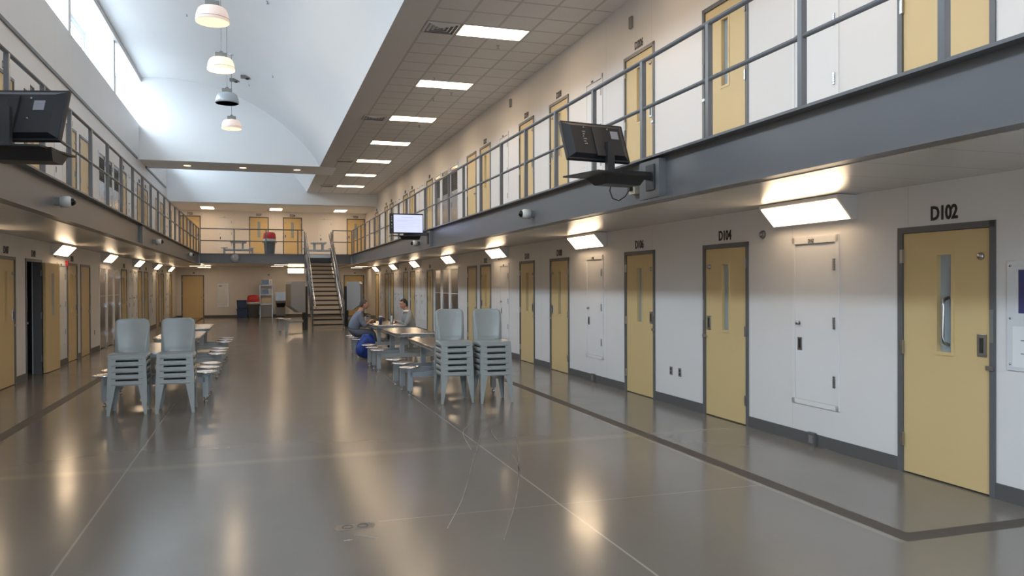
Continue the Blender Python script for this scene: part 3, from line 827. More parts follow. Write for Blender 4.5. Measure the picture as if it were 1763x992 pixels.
# ------------------------------------------------------------------ ceiling lights
def make_troffer(wx=1.2, wy=0.6, m='troffer'):
    r = empty('ceiling_light', (0, 0, 0))
    f = MB()
    for s_ in (-1, 1):
        f.box(s_ * wx / 2, s_ * (wx / 2 - 0.02), -wy / 2, wy / 2, -0.008, 0.0); f.box(-wx / 2, wx / 2, s_ * wy / 2, s_ * (wy / 2 - 0.02), -0.008, 0.0)
    f.build('trim_frame', 'white', r)
    MB().box(-wx / 2 + 0.02, wx / 2 - 0.02, -wy / 2 + 0.02, wy / 2 - 0.02, -0.005, -0.001).build('lens', m, r)
    return r
t0_ = make_troffer(); ft = True
names = ['farthest behind the camera', 'overhead before the camera', 'nearest before the first visible one', 'nearest of the row, beside the large vent', 'second of the row', 'third of the row, beside a small vent', 'fourth of the row', 'fifth of the row', 'sixth of the row', 'last of the row by the header wall']
for k in range(10):
    y = 13.26 + 3.775 * (k - 3)
    d = t0_ if ft else copy_tree(t0_); ft = False
    d.location = (3.9, y, CEIL); tag(d, 'flat light in the tiled ceiling, ' + names[k], 'light', 'lights in the tiled ceiling')
t1_ = make_troffer(0.62, 1.2); ft = True
for i, (x, y) in enumerate(((-2.45, 41.7), (0.8, 41.7), (4.0, 41.7))):
    d = t1_ if ft else copy_tree(t1_); ft = False
    d.location = (x, y, 5.5); tag(d, 'ceiling light over the upper platform, above ' + ('door D225', 'door D228', 'door D226')[i], 'light', 'lights over the upper platform')
t2_ = make_troffer(0.62, 0.4); ft = True
for i, (x, y) in enumerate(((-2.75, 38.7), (-2.6, 41.6), (0.95, 38.7), (0.85, 41.6), (4.7, 38.7), (4.8, 41.6))):
    d = t2_ if ft else copy_tree(t2_); ft = False
    zz = 2.62 if XBL < x < XBR else 2.55
    d.location = (x, y, zz); tag(d, 'small light under the far platform, ' + ('nearer' if i % 2 == 0 else 'farther') + (' one by the notice board', ' one above the microwave rack', ' one right of the stairs')[i // 2], 'light', 'lights under the far platform')
# bright box light on the far wall behind the stairs
r = empty('wall_light', (1.82, YB, 2.26), 0, 'bright box light on the far wall seen beside the stairs', 'light')
MB().box(-0.42, 0.42, -0.14, 0, 0.02, 0.28, 0.006).build('housing', 'white', r)
MB().box(-0.40, 0.40, -0.15, -0.139, 0.035, 0.14).build('lens', 'walllens', r)
MB().box(-0.40, 0.40, -0.15, -0.139, 0.155, 0.265).build('lens', 'walllens', r)
# downlights
for i, x in enumerate((-2.52, -0.58, 1.38)):
    r = empty('downlight', (x, 31.3, CEIL), 0, 'round downlight in the white bulkhead, ' + ('nearest the left-hand wall', 'middle one', 'nearest the tiled ceiling')[i], 'light', 'downlights in the bulkhead')
    MB().lathe([(0.13, -0.012), (0.16, -0.008), (0.165, 0.0)], (0, 0, 0), 'z', 20).build('trim_ring', 'white', r)
    MB().lathe([(0.0, -0.016), (0.125, -0.013), (0.125, -0.006)], (0, 0, 0), 'z', 20).build('lens', 'down', r)

# air vents and sprinklers in the tiled ceiling
def make_vent():
    r = empty('ceiling_vent', (0, 0, 0))
    for k, h in enumerate((0.29, 0.22, 0.15, 0.08)):
        f = MB()
        for s_ in (-1, 1):
            f.hull8([(s_ * h, -h, 0), (s_ * h, h, 0), (s_ * (h - 0.035), h - 0.035, -0.022), (s_ * (h - 0.035), -h + 0.035, -0.022)], [(s_ * (h - 0.004), -h, 0.001), (s_ * (h - 0.004), h, 0.001), (s_ * (h - 0.04), h - 0.035, -0.02), (s_ * (h - 0.04), -h + 0.035, -0.02)])
            f.hull8([(-h, s_ * h, 0), (h, s_ * h, 0), (h - 0.035, s_ * (h - 0.035), -0.022), (-h + 0.035, s_ * (h - 0.035), -0.022)], [(-h, s_ * (h - 0.004), 0.001), (h, s_ * (h - 0.004), 0.001), (h - 0.035, s_ * (h - 0.04), -0.02), (-h + 0.035, s_ * (h - 0.04), -0.02)])
        f.build('vane', 'drywall', r)
    MB().box(-0.3, 0.3, -0.3, 0.3, -0.003, 0.0).build('backing', 'print', r)
    return r
v0 = make_vent(); fv = True
for x, y, lab in ((2.98, 13.26, 'large grey louvred ceiling vent beside the nearest visible ceiling light'), (2.9, 20.95, 'grey louvred ceiling vent beside the third visible ceiling light'), (2.9, 28.5, 'grey louvred ceiling vent beside the fifth ceiling light'), (2.9, 36.0, 'grey louvred ceiling vent beside the last ceiling light')):
    d = v0 if fv else copy_tree(v0); fv = False
    d.location = (x, y, CEIL - 0.001); tag(d, lab, 'vent', 'vents in the tiled ceiling')
r = empty('sprinkler_head', (0, 0, 0))
MB().lathe([(0.035, 0), (0.035, -0.006), (0.012, -0.01), (0.01, -0.05), (0.0, -0.05)], n=12).build('body', 'hinge', r)
MB().lathe([(0.0, -0.062), (0.03, -0.06), (0.03, -0.055), (0.0, -0.055)], n=12).build('deflector', 'hinge', r)
fs = True
for i, (x, y) in enumerate(((4.21, 13.95), (4.22, 17.7), (3.57, 16.5), (3.95, 18.4), (4.23, 21.6), (4.22, 25.3), (4.2, 29.0), (4.2, 32.8))):
    d = r if fs else copy_tree(r); fs = False
    d.location = (x, y, CEIL); tag(d, 'small sprinkler head hanging from the tiled ceiling ' + ('past the nearest light', 'past the second light', 'just before the second light', 'well past the second light, smallest offset', 'past the third light', 'past the fourth light', 'past the fifth light', 'past the sixth light')[i], 'sprinkler', 'sprinklers of the tiled ceiling')
for i, (x, y) in enumerate(((-2.2, 17.0), (0.2, 18.5), (-1.8, 22.5), (0.4, 24.5), (-0.3, 27.5))):
    d = copy_tree(r); d.location = (x, y, vz(x) + 0.01); d['label'] = 'small sprinkler head under the white vault ' + ('beside the nearest pendant', 'opposite the nearest pendant', 'beside the third pendant', 'opposite the farthest pendant', 'past the farthest pendant')[i]; d['group'] = 'sprinklers of the vault'

# ------------------------------------------------------------------ pendant lights
def pendant(y, glass, lab, lit, x=-0.77):
    z = 6.31
    r = empty('pendant_light', (x, y, z), 0, 'dome pendant light ' + lab, 'light', 'pendant lights under the vault')
    MB().lathe([(0.275, 0.0), (0.285, 0.005), (0.284, 0.05), (0.273, 0.12), (0.255, 0.18), (0.235, 0.225), (0.20, 0.255), (0.12, 0.275), (0.09, 0.28), (0.09, 0.285),
                (0.0, 0.285)], n=32).build('shade', glass, r)
    MB().tube([(0.286 * math.cos(t), 0.286 * math.sin(t), 0.06) for t in [2 * PI * k / 32 for k in range(33)]], 0.004, 5, cap=False).build('shade_band', 'hinge', r)
    MB().lathe([(0.0, 0.008), (0.272, 0.004), (0.274, 0.0)], n=32).build('diffuser', 'lamp_bulb' if lit else 'lamp_off', r)
    MB().box(-0.12, 0.12, -0.09, 0.09, 0.28, 0.37, 0.01).build('ballast_box', 'greyplate', r)
    MB().lathe([(0.05, 0.38), (0.03, 0.42), (0.008, 0.43), (0.006, 0.44), (0.006, vz(x) - z)], n=12).build('stem', 'greyplate', r)
    MB().lathe([(0.07, vz(x) - z - 0.03), (0.07, vz(x) - z + 0.01)], n=16).build('canopy', 'white', r)
    if lit:
        l = bpy.data.lights.new('pendant_lamp', 'POINT'); l.energy = PENDANT * 10; l.color = WARM; l.shadow_soft_size = 0.15
        lo = bpy.data.objects.new('pendant_lamp', l); COL.objects.link(lo); lo.parent = r; lo.location = (0, 0, -0.17)
pendant(14.83, 'lamp_warm', 'glowing pink-white, largest and nearest of the row', True)
pendant(18.1, 'lamp_bright', 'glowing yellow-white, second of the row', True)
pendant(21.35, 'lamp_off', 'unlit and grey-blue, third of the row', False)
pendant(24.8, 'lamp_warm', 'glowing warm, smallest and farthest of the row', True)

for x, y, lab in ((-0.72, 27.8, 'small dark smoke detector under the vault above the third pendant'), (-0.35, 26.6, 'small dark smoke detector under the vault beside the third pendant')):
    r = empty('smoke_detector', (x, y, vz(x)), 0, lab, 'smoke detector')
    MB().box(-0.20, 0.20, -0.10, 0.10, -0.05, 0.03, 0.008).build('duct_housing', 'greyplate', r)
    MB().lathe([(0.0, -0.09), (0.05, -0.085), (0.06, -0.05)], n=16).build('sensor_head', 'darkmetal', r)
# ------------------------------------------------------------------ dome cameras, clock, outlets on the beams
def dome_cam(x, y, z, into, lab, s=1.0):
    r = empty('dome_camera', (x, y, z), 0, lab, 'security camera', 'dome cameras on the beams')
    MB().lathe([(0.075, 0.0), (0.075, 0.10), (0.06, 0.12), (0.05, 0.13)], axis='x', n=20).build('housing', 'whiteplastic', r, xf=Matrix.Scale(-into, 4, (1, 0, 0)))
    MB().ball((-into * 0.13, 0, 0), 0.052, 16, 10).build('dome', 'blackgloss', r)
    MB().box(0, into * 0.08, -0.05, 0.05, -0.05, 0.05, 0.005).build('bracket', 'greyplate', r)
dome_cam(XBR + 0.04, 11.5, 2.77, 1, 'white dome camera on the beam between the near television and doors D106 and D108')
dome_cam(XBR + 0.04, 20.6, 2.77, 1, 'white dome camera on the beam just past the lit screen')
dome_cam(XBL - 0.04, 11.6, 2.79, -1, 'white dome camera on the beam, nearest of the three opposite the lit screen')
dome_cam(XBL - 0.04, 21.5, 2.78, -1, 'white dome camera on the beam past its bolted plate, middle of three')
dome_cam(XBL - 0.04, 31.1, 2.8, -1, 'white dome camera on the beam nearest the clock, farthest of three')
r = empty('wall_clock', (-1.02, 36.24, 2.86), 0, 'round pale wall clock on the beam across the far end', 'clock')
MB().lathe([(0.19, 0.0), (0.20, -0.02), (0.195, -0.05), (0.175, -0.05), (0.172, -0.035)], axis='y', n=32).build('case', 'greyplate', r)
MB().lathe([(0.0, -0.037), (0.174, -0.037), (0.174, -0.02)], axis='y', n=32).build('dial', 'clockface', r)
b = MB()
for k in range(12):
    t = PI * k / 6; b.box(0.14 * math.cos(t) - 0.006, 0.14 * math.cos(t) + 0.006, -0.041, -0.038, 0.14 * math.sin(t) - 0.012, 0.14 * math.sin(t) + 0.012)
b.build('hour_marks', 'letter', r)
MB().box(-0.006, 0.006, -0.046, -0.042, 0, 0.11).build('minute_hand', 'letter', r)
b = MB().box(0, 0.075, -0.045, -0.041, -0.006, 0.006); b.build('hour_hand', 'letter', r)

# ------------------------------------------------------------------ televisions
def tv_set(centre, yaw, tilt, w, h, lab, on, plate, shelf, mir):
    """yaw: heading of the screen normal measured from +Y towards -X"""
    r = empty('television', centre, 0, lab, 'television')
    R = Matrix.Rotation(yaw, 4, 'Z') @ Matrix.Rotation(-tilt, 4, 'X')     # local +Y is the viewing side
    b = MB(); b.box(-w / 2, w / 2, -0.012, 0.03, -h / 2, h / 2, 0.008)
    # bulged back
    b.hull8([(-w / 2 + 0.02, -0.012, -h / 2 + 0.02), (w / 2 - 0.02, -0.012, -h / 2 + 0.02), (w / 2 - 0.02, -0.012, h / 2 - 0.02), (-w / 2 + 0.02, -0.012, h / 2 - 0.02)],
            [(-w / 2 + 0.08, -0.055, -h / 2 + 0.05), (w / 2 - 0.08, -0.055, -h / 2 + 0.05), (w / 2 - 0.08, -0.055, h / 2 - 0.07), (-w / 2 + 0.08, -0.055, h / 2 - 0.07)])
    body = b.build('casing', 'black', r, xf=R)
    MB().box(-w / 2 + 0.022, w / 2 - 0.022, 0.03, 0.032, -h / 2 + 0.03, h / 2 - 0.022).build('screen', 'blackgloss' if not on else 'black', r, xf=R)
    if on:
        k = -1
        MB().box(-w / 2 + 0.02, w / 2 - 0.10, 0.032, 0.034, -h / 2 + 0.03, h / 2 - 0.03).build('lit_picture', 'screen', r, xf=R)
        b = MB()
        for q, (z, a) in enumerate(((0.15, 0.30), (0.11, 0.62), (0.075, 0.62), (0.045, 0.5), (0.01, 0.6), (-0.03, 0.45), (-0.07, 0.6), (-0.11, 0.3))):
            if q == 0: b.box(-0.16, 0.12, 0.034, 0.0345, z, z + 0.008)
            else: b.box(w / 2 - 0.13 - a, w / 2 - 0.13, 0.034, 0.0345, z, z + 0.0035)
        b.build('screen_lines', 'scrtext', r, xf=R)
        b = MB()
        for z in (0.16, 0.12, 0.07, 0.05, -0.02, -0.04, -0.1): b.box(w / 2 - 0.06, w / 2 - 0.045, 0.034, 0.0345, z, z + 0.012)
        b.build('sidebar_text', 'paper', r, xf=R)
    # connector block, sticker, screws, centre spine
    MB().box(-0.05, 0.05, -0.075, -0.05, -h / 2 + 0.02, h / 2 - 0.09, 0.004).build('mounting_spine', 'darkmetal', r, xf=R)
    if not on:
        MB().box(0.17, 0.26, -0.058, -0.054, 0.02, 0.11).build('rating_label', 'print', body, xf=R)
        b = MB()
        for sx in (-0.14, 0.14):
            for z in (-0.06, 0.13): b.lathe([(0.0, -0.064), (0.008, -0.062), (0.01, -0.055)], (sx, 0, z), 'y', 10)
        b.build('mounting_screw', 'hinge', body, xf=R)
        b = MB()
        for q in range(6): b.box(-0.17, -0.155 + 0.012 * (q % 3), -0.062, -0.054, -0.07 + q * 0.028, -0.055 + q * 0.028)
        b.build('connector_block', 'hinge', body, xf=R)
    return r
DX = 1
def tv_mount(x_face, into, y, lab, tvx, tvy, z, sw, sd, yaw):
    r = empty('tv_wall_mount', (0, 0, 0), 0, lab, 'tv mount')
    xo = x_face + into * 0.02
    MB().box(xo, xo - into * 0.02, y - 0.09, y + 0.09, 2.68, 2.95, 0.003).build('wall_plate', 'darkmetal', r)
    b = MB(); b.hull8([(xo - into * 0.02, y - 0.03, z - 0.02), (xo - into * 0.02, y + 0.03, z - 0.02), (xo - into * 0.02, y + 0.03, z + 0.06), (xo - into * 0.02, y - 0.03, z + 0.06)],
                      [(tvx, tvy - 0.03, z - 0.02), (tvx, tvy + 0.03, z - 0.02), (tvx, tvy + 0.03, z + 0.04), (tvx, tvy - 0.03, z + 0.04)])
    b.build('arm', 'darkmetal', r)
    R = Matrix.Translation((tvx, tvy, z)) @ Matrix.Rotation(yaw, 4, 'Z')
    b = MB()
    b.hull8([(-sw / 2, sd / 2, -0.03), (sw / 2, sd / 2, -0.03), (sw / 2, sd / 2, -0.015), (-sw / 2, sd / 2, -0.015)], [(-sw / 2 * 0.8, -sd / 2, -0.03), (sw / 2 * 0.8, -sd / 2, -0.03), (sw / 2 * 0.8, -sd / 2, -0.015), (-sw / 2 * 0.8, -sd / 2, -0.015)])
    b.hull8([(-sw * 0.1, -sd * 0.1, -0.11), (sw * 0.42, -sd * 0.1, -0.11), (sw * 0.42, sd * 0.3, -0.11), (-sw * 0.1, sd * 0.3, -0.11)], [(-sw * 0.2, -sd * 0.3, -0.015), (sw * 0.45, -sd * 0.3, -0.015), (sw * 0.45, sd * 0.45, -0.015), (-sw * 0.2, sd * 0.45, -0.015)])
    b.build('shelf', 'black', r, xf=R)
    b = MB(); b.box(-0.04, 0.04, -0.03, 0.03, -0.02, 0.32); b.build('upright', 'darkmetal', r, xf=R)
    return r
tv_set((3.27, 7.42, 3.14), math.radians(8), math.radians(22), 0.74, 0.44, 'black television seen from behind above the walkway beam with D102 below', False, None, None, 1)
tv_mount(XBR, 1, 7.5, 'black steel arm and shelf carrying the television nearest door D102', 3.38, 7.3, 2.81, 0.78, 0.55, math.radians(8))
tv_set((-1.93, 7.5, 3.11), math.radians(-16), math.radians(20), 0.82, 0.48, 'black television seen from behind at the beam opposite door D102', False, None, None, -1)
tv_mount(XBL, -1, 7.2, 'black steel arm and shelf carrying the television opposite door D102', -1.92, 7.2, 2.80, 0.86, 0.55, math.radians(-6))
tv_set((3.42, 19.15, 3.17), math.radians(180), math.radians(-2), 0.83, 0.49, 'wall television with its lit pale blue screen facing the camera', True, None, None, 1)
tv_mount(XBR, 1, 19.1, 'black arm under the lit television screen', 3.42, 19.25, 2.90, 0.80, 0.25, 0)
# power box and cable by the near television
r = empty('power_outlet_box', (XBR + 0.09, 7.98, 2.76), 0, 'pale double outlet box with a black plug on the beam beside the near television', 'outlet box')
MB().box(-0.06, 0.02, -0.07, 0.07, -0.07, 0.07, 0.004).build('box', 'cream', r)
MB().box(-0.10, -0.055, -0.03, 0.03, -0.035, 0.045, 0.004).build('plug', 'black', r)
c_ = MB().tube([(3.93, 7.98, 2.74), (3.86, 7.94, 2.66), (3.74, 7.85, 2.60), (3.62, 7.75, 2.61), (3.54, 7.65, 2.68), (3.52, 7.55, 2.79)], 0.006, 6)
o = c_.build('power_cable', 'black'); tag(o, 'thin black cable looping from the television arm to the outlet box', 'cable')
c_ = MB().tube([(-2.28, 7.25, 2.78), (-2.24, 7.26, 2.70), (-2.28, 7.3, 2.62), (-2.38, 7.35, 2.56)], 0.006, 6)
o = c_.build('power_cable', 'black'); tag(o, 'thin black cable hanging under the television arm opposite door D102', 'cable')

# ------------------------------------------------------------------ stairs
r = empty('staircase', (0, 0, 0), 0, 'steel open-riser staircase with pipe handrails rising to the far platform', 'staircase')
N = 17; y0, y1 = 30.6, 36.25; x0, x1 = 1.93, 3.03
def sx(t): return 1.86 + 0.0 * t
for k in range(1, N):
    z = DECK * k / N; y = y0 + (y1 - y0) * (k - 1) / (N - 1)
    b = MB().box(x0, x1, y, y + 0.30, z - 0.035, z)
    b.box(x0, x1, y, y + 0.012, z - 0.055, z)
    b.build('tread', 'tread', r)
sl = DECK / (y1 - y0 + 0.3)
for x in (x0 - 0.05, x1 + 0.002):
    b = MB().hull8([(x, y0 - 0.15, 0.0), (x, y0 + 0.25, 0.0), (x, y1 + 0.05, DECK - 0.28), (x, y1 + 0.05, DECK)], [(x + 0.048, y0 - 0.15, 0.0), (x + 0.048, y0 + 0.25, 0.0), (x + 0.048, y1 + 0.05, DECK - 0.28), (x + 0.048, y1 + 0.05, DECK)])
    b.build('stringer', 'steelpaint', r)
for si, x in ((-1, x0 - 0.03), (1, x1 + 0.03)):
    zt = lambda y: max(0.0, (y - y0) * DECK / (y1 - y0)) + 0.0
    for off, rad, mm in ((0.98, 0.028, 'steelpaint'), (0.55, 0.022, 'steelpaint')):
        MB().tube([(x, y0, zt(y0) + off), (x, y1, DECK + off)], rad, 10).build('guard_rail', mm, r)
    xi = x - si * 0.09
    MB().tube([(xi, y0 - 0.25, 0.80), (xi, y0 + 0.05, 0.84), (xi, y0 + 0.1, 0.92), (xi, y1, DECK + 0.90), (xi, y1 + 0.2, DECK + 0.92)], 0.022, 10).build('handrail', 'polish', r)
    for k in range(6):
        y = y0 + 0.05 + (y1 - y0 - 0.1) * k / 5
        MB().tube([(x, y, zt(y) - 0.02 if k else 0.0), (x, y, zt(y) + 0.98)], 0.024, 8).build('post', 'steelpaint', r)
MB().box(x0 - 0.05, x1 + 0.05, y1, y1 + 0.06, DECK - 0.2, DECK + 0.005).build('landing_nosing', 'steel', r)

# ------------------------------------------------------------------ tables with attached stools
def make_table(L=2.05, posts=True, zt=0.76):
    r = empty('mess_table', (0, 0, 0))
    hw, hl, c_ = 0.39, L / 2, 0.10
    out = [(-hw + c_, -hl), (hw - c_, -hl), (hw, -hl + c_), (hw, hl - c_), (hw - c_, hl), (-hw + c_, hl), (-hw, hl - c_), (-hw, -hl + c_)]
    b = MB(); b.prism(out, 'z', zt - 0.028, zt)
    T = b.build('table_top', 'polish', r, bevel=0.006)
    ins = [(x * 0.93, y * 0.975) for x, y in out]
    MB().prism(ins, 'z', zt - 0.07, zt - 0.029).build('top_edge_frame', 'tablepaint', r)
    for sx_ in (-1, 1):
        for sy in (-1, 1):
            MB().box(sx_ * 0.20 - 0.04, sx_ * 0.20 + 0.04, sy * 0.62 - 0.04, sy * 0.62 + 0.04, 0.36, zt - 0.07).build('post', 'tablepaint', r)
    MB().box(-0.05, 0.05, -0.7, 0.7, 0.28, 0.36).build('spine_beam', 'tablepaint', r)
    for dy in (-0.66, 0.0, 0.66):
        MB().box(-0.66, 0.66, dy - 0.038, dy + 0.038, 0.28, 0.36, 0.004).build('stool_arm', 'tablepaint', r)
        for s_ in (-1, 1):
            x = s_ * 0.66
            leg_o = MB().box(x - 0.038, x + 0.038, dy - 0.038, dy + 0.038, 0.07, 0.42, 0.004).build('stool_leg', 'tablepaint', r)
            g = MB().lathe([(0.014, 0.02), (0.014, 0.075)], (x, dy, 0), n=10); g.lathe([(0.0, 0.0), (0.028, 0.001), (0.03, 0.012), (0.014, 0.022)], (x, dy, 0), n=14)
            g.build('levelling_foot', 'hinge', leg_o)
            s0 = MB().lathe([(0.0, 0.436), (0.10, 0.437), (0.150, 0.445), (0.165, 0.44), (0.168, 0.425), (0.16, 0.42), (0.0, 0.42)], (x, dy, 0), n=28)
            s0.build('stool_seat', 'polish', r)
    return r
tb0 = make_table(); ftb = True
TB = [(2.83, 12.56, 'first in the row nearest the two taller chair stacks'), (2.83, 15.87, 'middle one of the row with the seated men'), (2.83, 19.0, 'where the two men sit facing each other'),
      (-1.42, 12.93, 'right behind the two shorter chair stacks'), (-1.42, 16.05, 'second of the row behind the shorter chair stacks'), (-1.42, 19.15, 'last of the row behind the shorter chair stacks')]
for x, y, lab in TB:
    d = tb0 if ftb else copy_tree(tb0); ftb = False
    d.location = (x, y, 0); tag(d, 'stainless mess table with fixed stools, ' + lab, 'table', 'mess tables on the dayroom floor')
for x, y, lab in ((-0.95, 39.3, 'nearest the clock'), (2.72, 39.3, 'behind the top of the stairs')):
    d = copy_tree(tb0); d.location = (x, y, DECK - 0.005); d.rotation_euler = (0, 0, 0); d.scale = (0.95, 0.55, 0.9); d['label'] = 'grey mess table with fixed stools on the upper platform, ' + lab; d['group'] = 'mess tables on the upper platform'

# ------------------------------------------------------------------ stacking chairs
def make_chair():
    r = empty('stacking_chair', (0, 0, 0))       # faces -Y, origin on floor centre
    # seat: dished pan with rolled skirt
    b = MB(); bm = b.bm; nx, ny = 18, 16
    W, D = 0.235, 0.225
    def sp_(u, v):
        # superellipse mapping for rounded corners
        x, y = u, v
        k = 1 - 0.10 * (abs(u) ** 3) * (abs(v) ** 3)
        X = W * x * k * (1.0 - 0.06 * (v > 0) * v); Y = D * y * k
        z = 0.452 - 0.014 * (1 - u * u) * (1 - v * v)
        if v < -0.3: z -= 0.042 * ((-v - 0.3) / 0.7) ** 2
        return (X, Y, z)
    g = [[bm.verts.new(sp_(-1 + 2 * i / nx, -1 + 2 * j / ny)) for i in range(nx + 1)] for j in range(ny + 1)]
    for j in range(ny):
        for i in range(nx):
            f = bm.faces.new([g[j][i], g[j][i + 1], g[j + 1][i + 1], g[j + 1][i]]); f.smooth = True
    ring = [g[0][i] for i in range(nx + 1)] + [g[j][nx] for j in range(1, ny + 1)] + [g[ny][i] for i in range(nx - 1, -1, -1)] + [g[j][0] for j in range(ny - 1, 0, -1)]
    last = ring
    for (ex, dz) in ((1.02, 0.006), (1.03, 0.02), (1.03, 0.060)):
        nr = []
        for v in ring:
            nr.append(bm.verts.new((v.co.x * ex, v.co.y * ex, min(v.co.z - dz * 0.3, 0.452 - dz))))
        for k in range(len(ring)):
            f = bm.faces.new([last[k], last[(k + 1) % len(ring)], nr[(k + 1) % len(ring)], nr[k]]); f.smooth = True
        last = nr
    seat = b.build('seat', 'chair', r)
    so = seat.modifiers.new('solid', 'SOLIDIFY'); so.thickness = 0.005; so.offset = 1
    # backrest: curved panel, slightly flared, with side flanges
    b = MB(); bm = b.bm; nx, nz = 14, 16
    rows = []
    for j in range(nz + 1):
        t = j / nz
        z = 0.448 + 0.46 * t
        yb_ = 0.205 + 0.05 * t + 0.03 * t * t
        hw = 0.172 + 0.034 * min(1, t * 1.6)
        if t > 0.82:
            q = (t - 0.82) / 0.18; hw -= 0.065 * (1 - math.sqrt(max(0, 1 - q * q)))
        row = [bm.verts.new((hw * 1.0, yb_ + 0.045 * 0 - 0.035, z))]
        row = []
        for i in range(nx + 1):
            u = -1 + 2 * i / nx
            row.append(bm.verts.new((hw * u, yb_ - 0.030 * u * u + (0.008 if t < 0.1 else 0), z)))
        fl = 0.044 * (1 - max(0.0, (t - 0.70) / 0.30)) + 0.002
        l = bm.verts.new((-hw - 0.004, yb_ - 0.030 + fl, z)); rr_ = bm.verts.new((hw + 0.004, yb_ - 0.030 + fl, z))
        rows.append([l] + row + [rr_])
    for j in range(nz):
        for i in range(nx + 2):
            f = bm.faces.new([rows[j][i], rows[j][i + 1], rows[j + 1][i + 1], rows[j + 1][i]]); f.smooth = True
    back = b.build('backrest', 'chair', r)
    so = back.modifiers.new('solid', 'SOLIDIFY'); so.thickness = 0.007; so.offset = 1
    # legs: tapering angle sections that nest
    th = 0.0045
    for sx_ in (-1, 1):
        for sy in (-1, 1):
            xt, xb_ = 0.243 * sx_, 0.232 * sx_
            yt, yb2 = 0.232 * sy, (0.235 if sy > 0 else 0.238) * sy
            xt, xb_ = 0.222 * sx_, 0.240 * sx_
            yt = 0.222 * sy; yb2 = 0.243 * sy
            wt, wb = 0.10, 0.034
            b = MB(); zt_, zb2 = 0.445, 0.0
            # face parallel to x (front/back)
            def wall_(a, c0, a2, c2):
                b.hull8([a[0], a[1], a[2], a[3]], [c0[0], c0[1], c0[2], c0[3]])
            top = [(xt, yt), (xt - sx_ * wt, yt), (xt - sx_ * wt, yt - sy * th), (xt - sx_ * th, yt - sy * th), (xt - sx_ * th, yt - sy * wt), (xt, yt - sy * wt)]
            bot = [(xb_, yb2), (xb_ - sx_ * wb, yb2), (xb_ - sx_ * wb, yb2 - sy * th), (xb_ - sx_ * th, yb2 - sy * th), (xb_ - sx_ * th, yb2 - sy * wb), (xb_, yb2 - sy * wb)]
            va = [b.bm.verts.new((p[0], p[1], zt_)) for p in top]; vb = [b.bm.verts.new((p[0], p[1], zb2)) for p in bot]
            for k in range(6): b.bm.faces.new([va[k], va[(k + 1) % 6], vb[(k + 1) % 6], vb[k]])
            b.bm.faces.new(list(reversed(va))); b.bm.faces.new(vb)
            b.build('leg', 'chair', r, bevel=0.0015)
    # apron under front and back edge
    for sy in (-1, 1):
        y = sy * 0.2265
        b = MB(); b.hull8([(-0.15, y, 0.385), (0.15, y, 0.385), (0.15, y - sy * 0.004, 0.385), (-0.15, y - sy * 0.004, 0.385)], [(-0.16, y - sy * 0.003, 0.445), (0.16, y - sy * 0.003, 0.445), (0.16, y - sy * 0.007, 0.445), (-0.16, y - sy * 0.007, 0.445)])
        b.build('apron', 'chair', r)
    for sx_ in (-1, 1):
        x = sx_ * 0.228
        b = MB(); b.hull8([(x, -0.13, 0.385), (x, 0.13, 0.385), (x - sx_ * 0.004, 0.13, 0.385), (x - sx_ * 0.004, -0.13, 0.385)], [(x - sx_ * 0.003, -0.14, 0.445), (x - sx_ * 0.003, 0.14, 0.445), (x - sx_ * 0.007, 0.14, 0.445), (x - sx_ * 0.007, -0.14, 0.445)])
        b.build('apron', 'chair', r)
    return r
ch0 = make_chair(); fc = True
ORD = ['bottom', 'second from the bottom', 'third from the bottom', 'fourth from the bottom', 'fifth from the bottom', 'top']
for sx_, sy_, nn, rz, lab in ((-1.655, 11.53, 5, 0.0, 'shorter stack nearer the open door'), (-1.075, 11.50, 5, 0.0, 'shorter stack nearer the stairs'),
                              (2.67, 11.12, 6, 0.0, 'taller stack nearer the men'), (3.205, 10.97, 6, 0.0, 'taller stack nearer door D108')):
    for k in range(nn):
        d = ch0 if fc else copy_tree(ch0); fc = False
        d.location = (sx_ + random.uniform(-0.002, 0.002), sy_ + 0.004 * k, k * (0.083 if nn == 5 else 0.084)); d.rotation_euler = (0, 0, rz)
        o_ = ORD[k] if k < nn - 1 else 'top'
        tag(d, 'grey plastic stacking chair, %s of the %s' % (o_, lab), 'chair', 'stacked grey chairs')

# ------------------------------------------------------------------ far end furniture
def tapered(n_, z0, z1, w0, w1, bev=0.01):
    return MB().hull8([(-w0, -w0, z0), (w0, -w0, z0), (w0, w0, z0), (-w0, w0, z0)], [(-w1, -w1, z1), (w1, -w1, z1), (w1, w1, z1), (-w1, w1, z1)])
def trash(loc, s, lab, open_tilt):
    r = empty('trash_can', loc, 0, lab, 'trash can', 'grey trash cans with red lids')
    MB().lathe([(0.0, 0.0), (0.20 * s, 0.0), (0.22 * s, 0.02), (0.265 * s, 0.66 * s), (0.285 * s, 0.68 * s), (0.285 * s, 0.72 * s), (0.27 * s, 0.72 * s)], n=28).build('bin_body', 'greybin', r)
    MB().lathe([(0.288 * s, 0.62 * s), (0.296 * s, 0.71 * s), (0.285 * s, 0.735 * s)], n=28).build('bin_liner', 'liner', r)
    MB().lathe([(0.285 * s, 0.73 * s), (0.29 * s, 0.78 * s), (0.27 * s, 0.95 * s), (0.23 * s, 1.03 * s), (0.12 * s, 1.06 * s), (0.0, 1.065 * s)], n=28).build('dome_lid', 'red', r)
    for a in (-1, 1): MB().box(a * 0.27 * s, a * 0.32 * s, -0.05, 0.05, 0.55 * s, 0.60 * s, 0.008).build('side_handle', 'greybin', r)
    return r
trash((0.43, 37.3, DECK - 0.003), 0.97, 'grey trash can with red dome lid on the upper platform', 0)
trash((-0.32, 42.3, 0), 1.1, 'grey trash can with red dome lid on the ground floor beside the navy bins', 0)
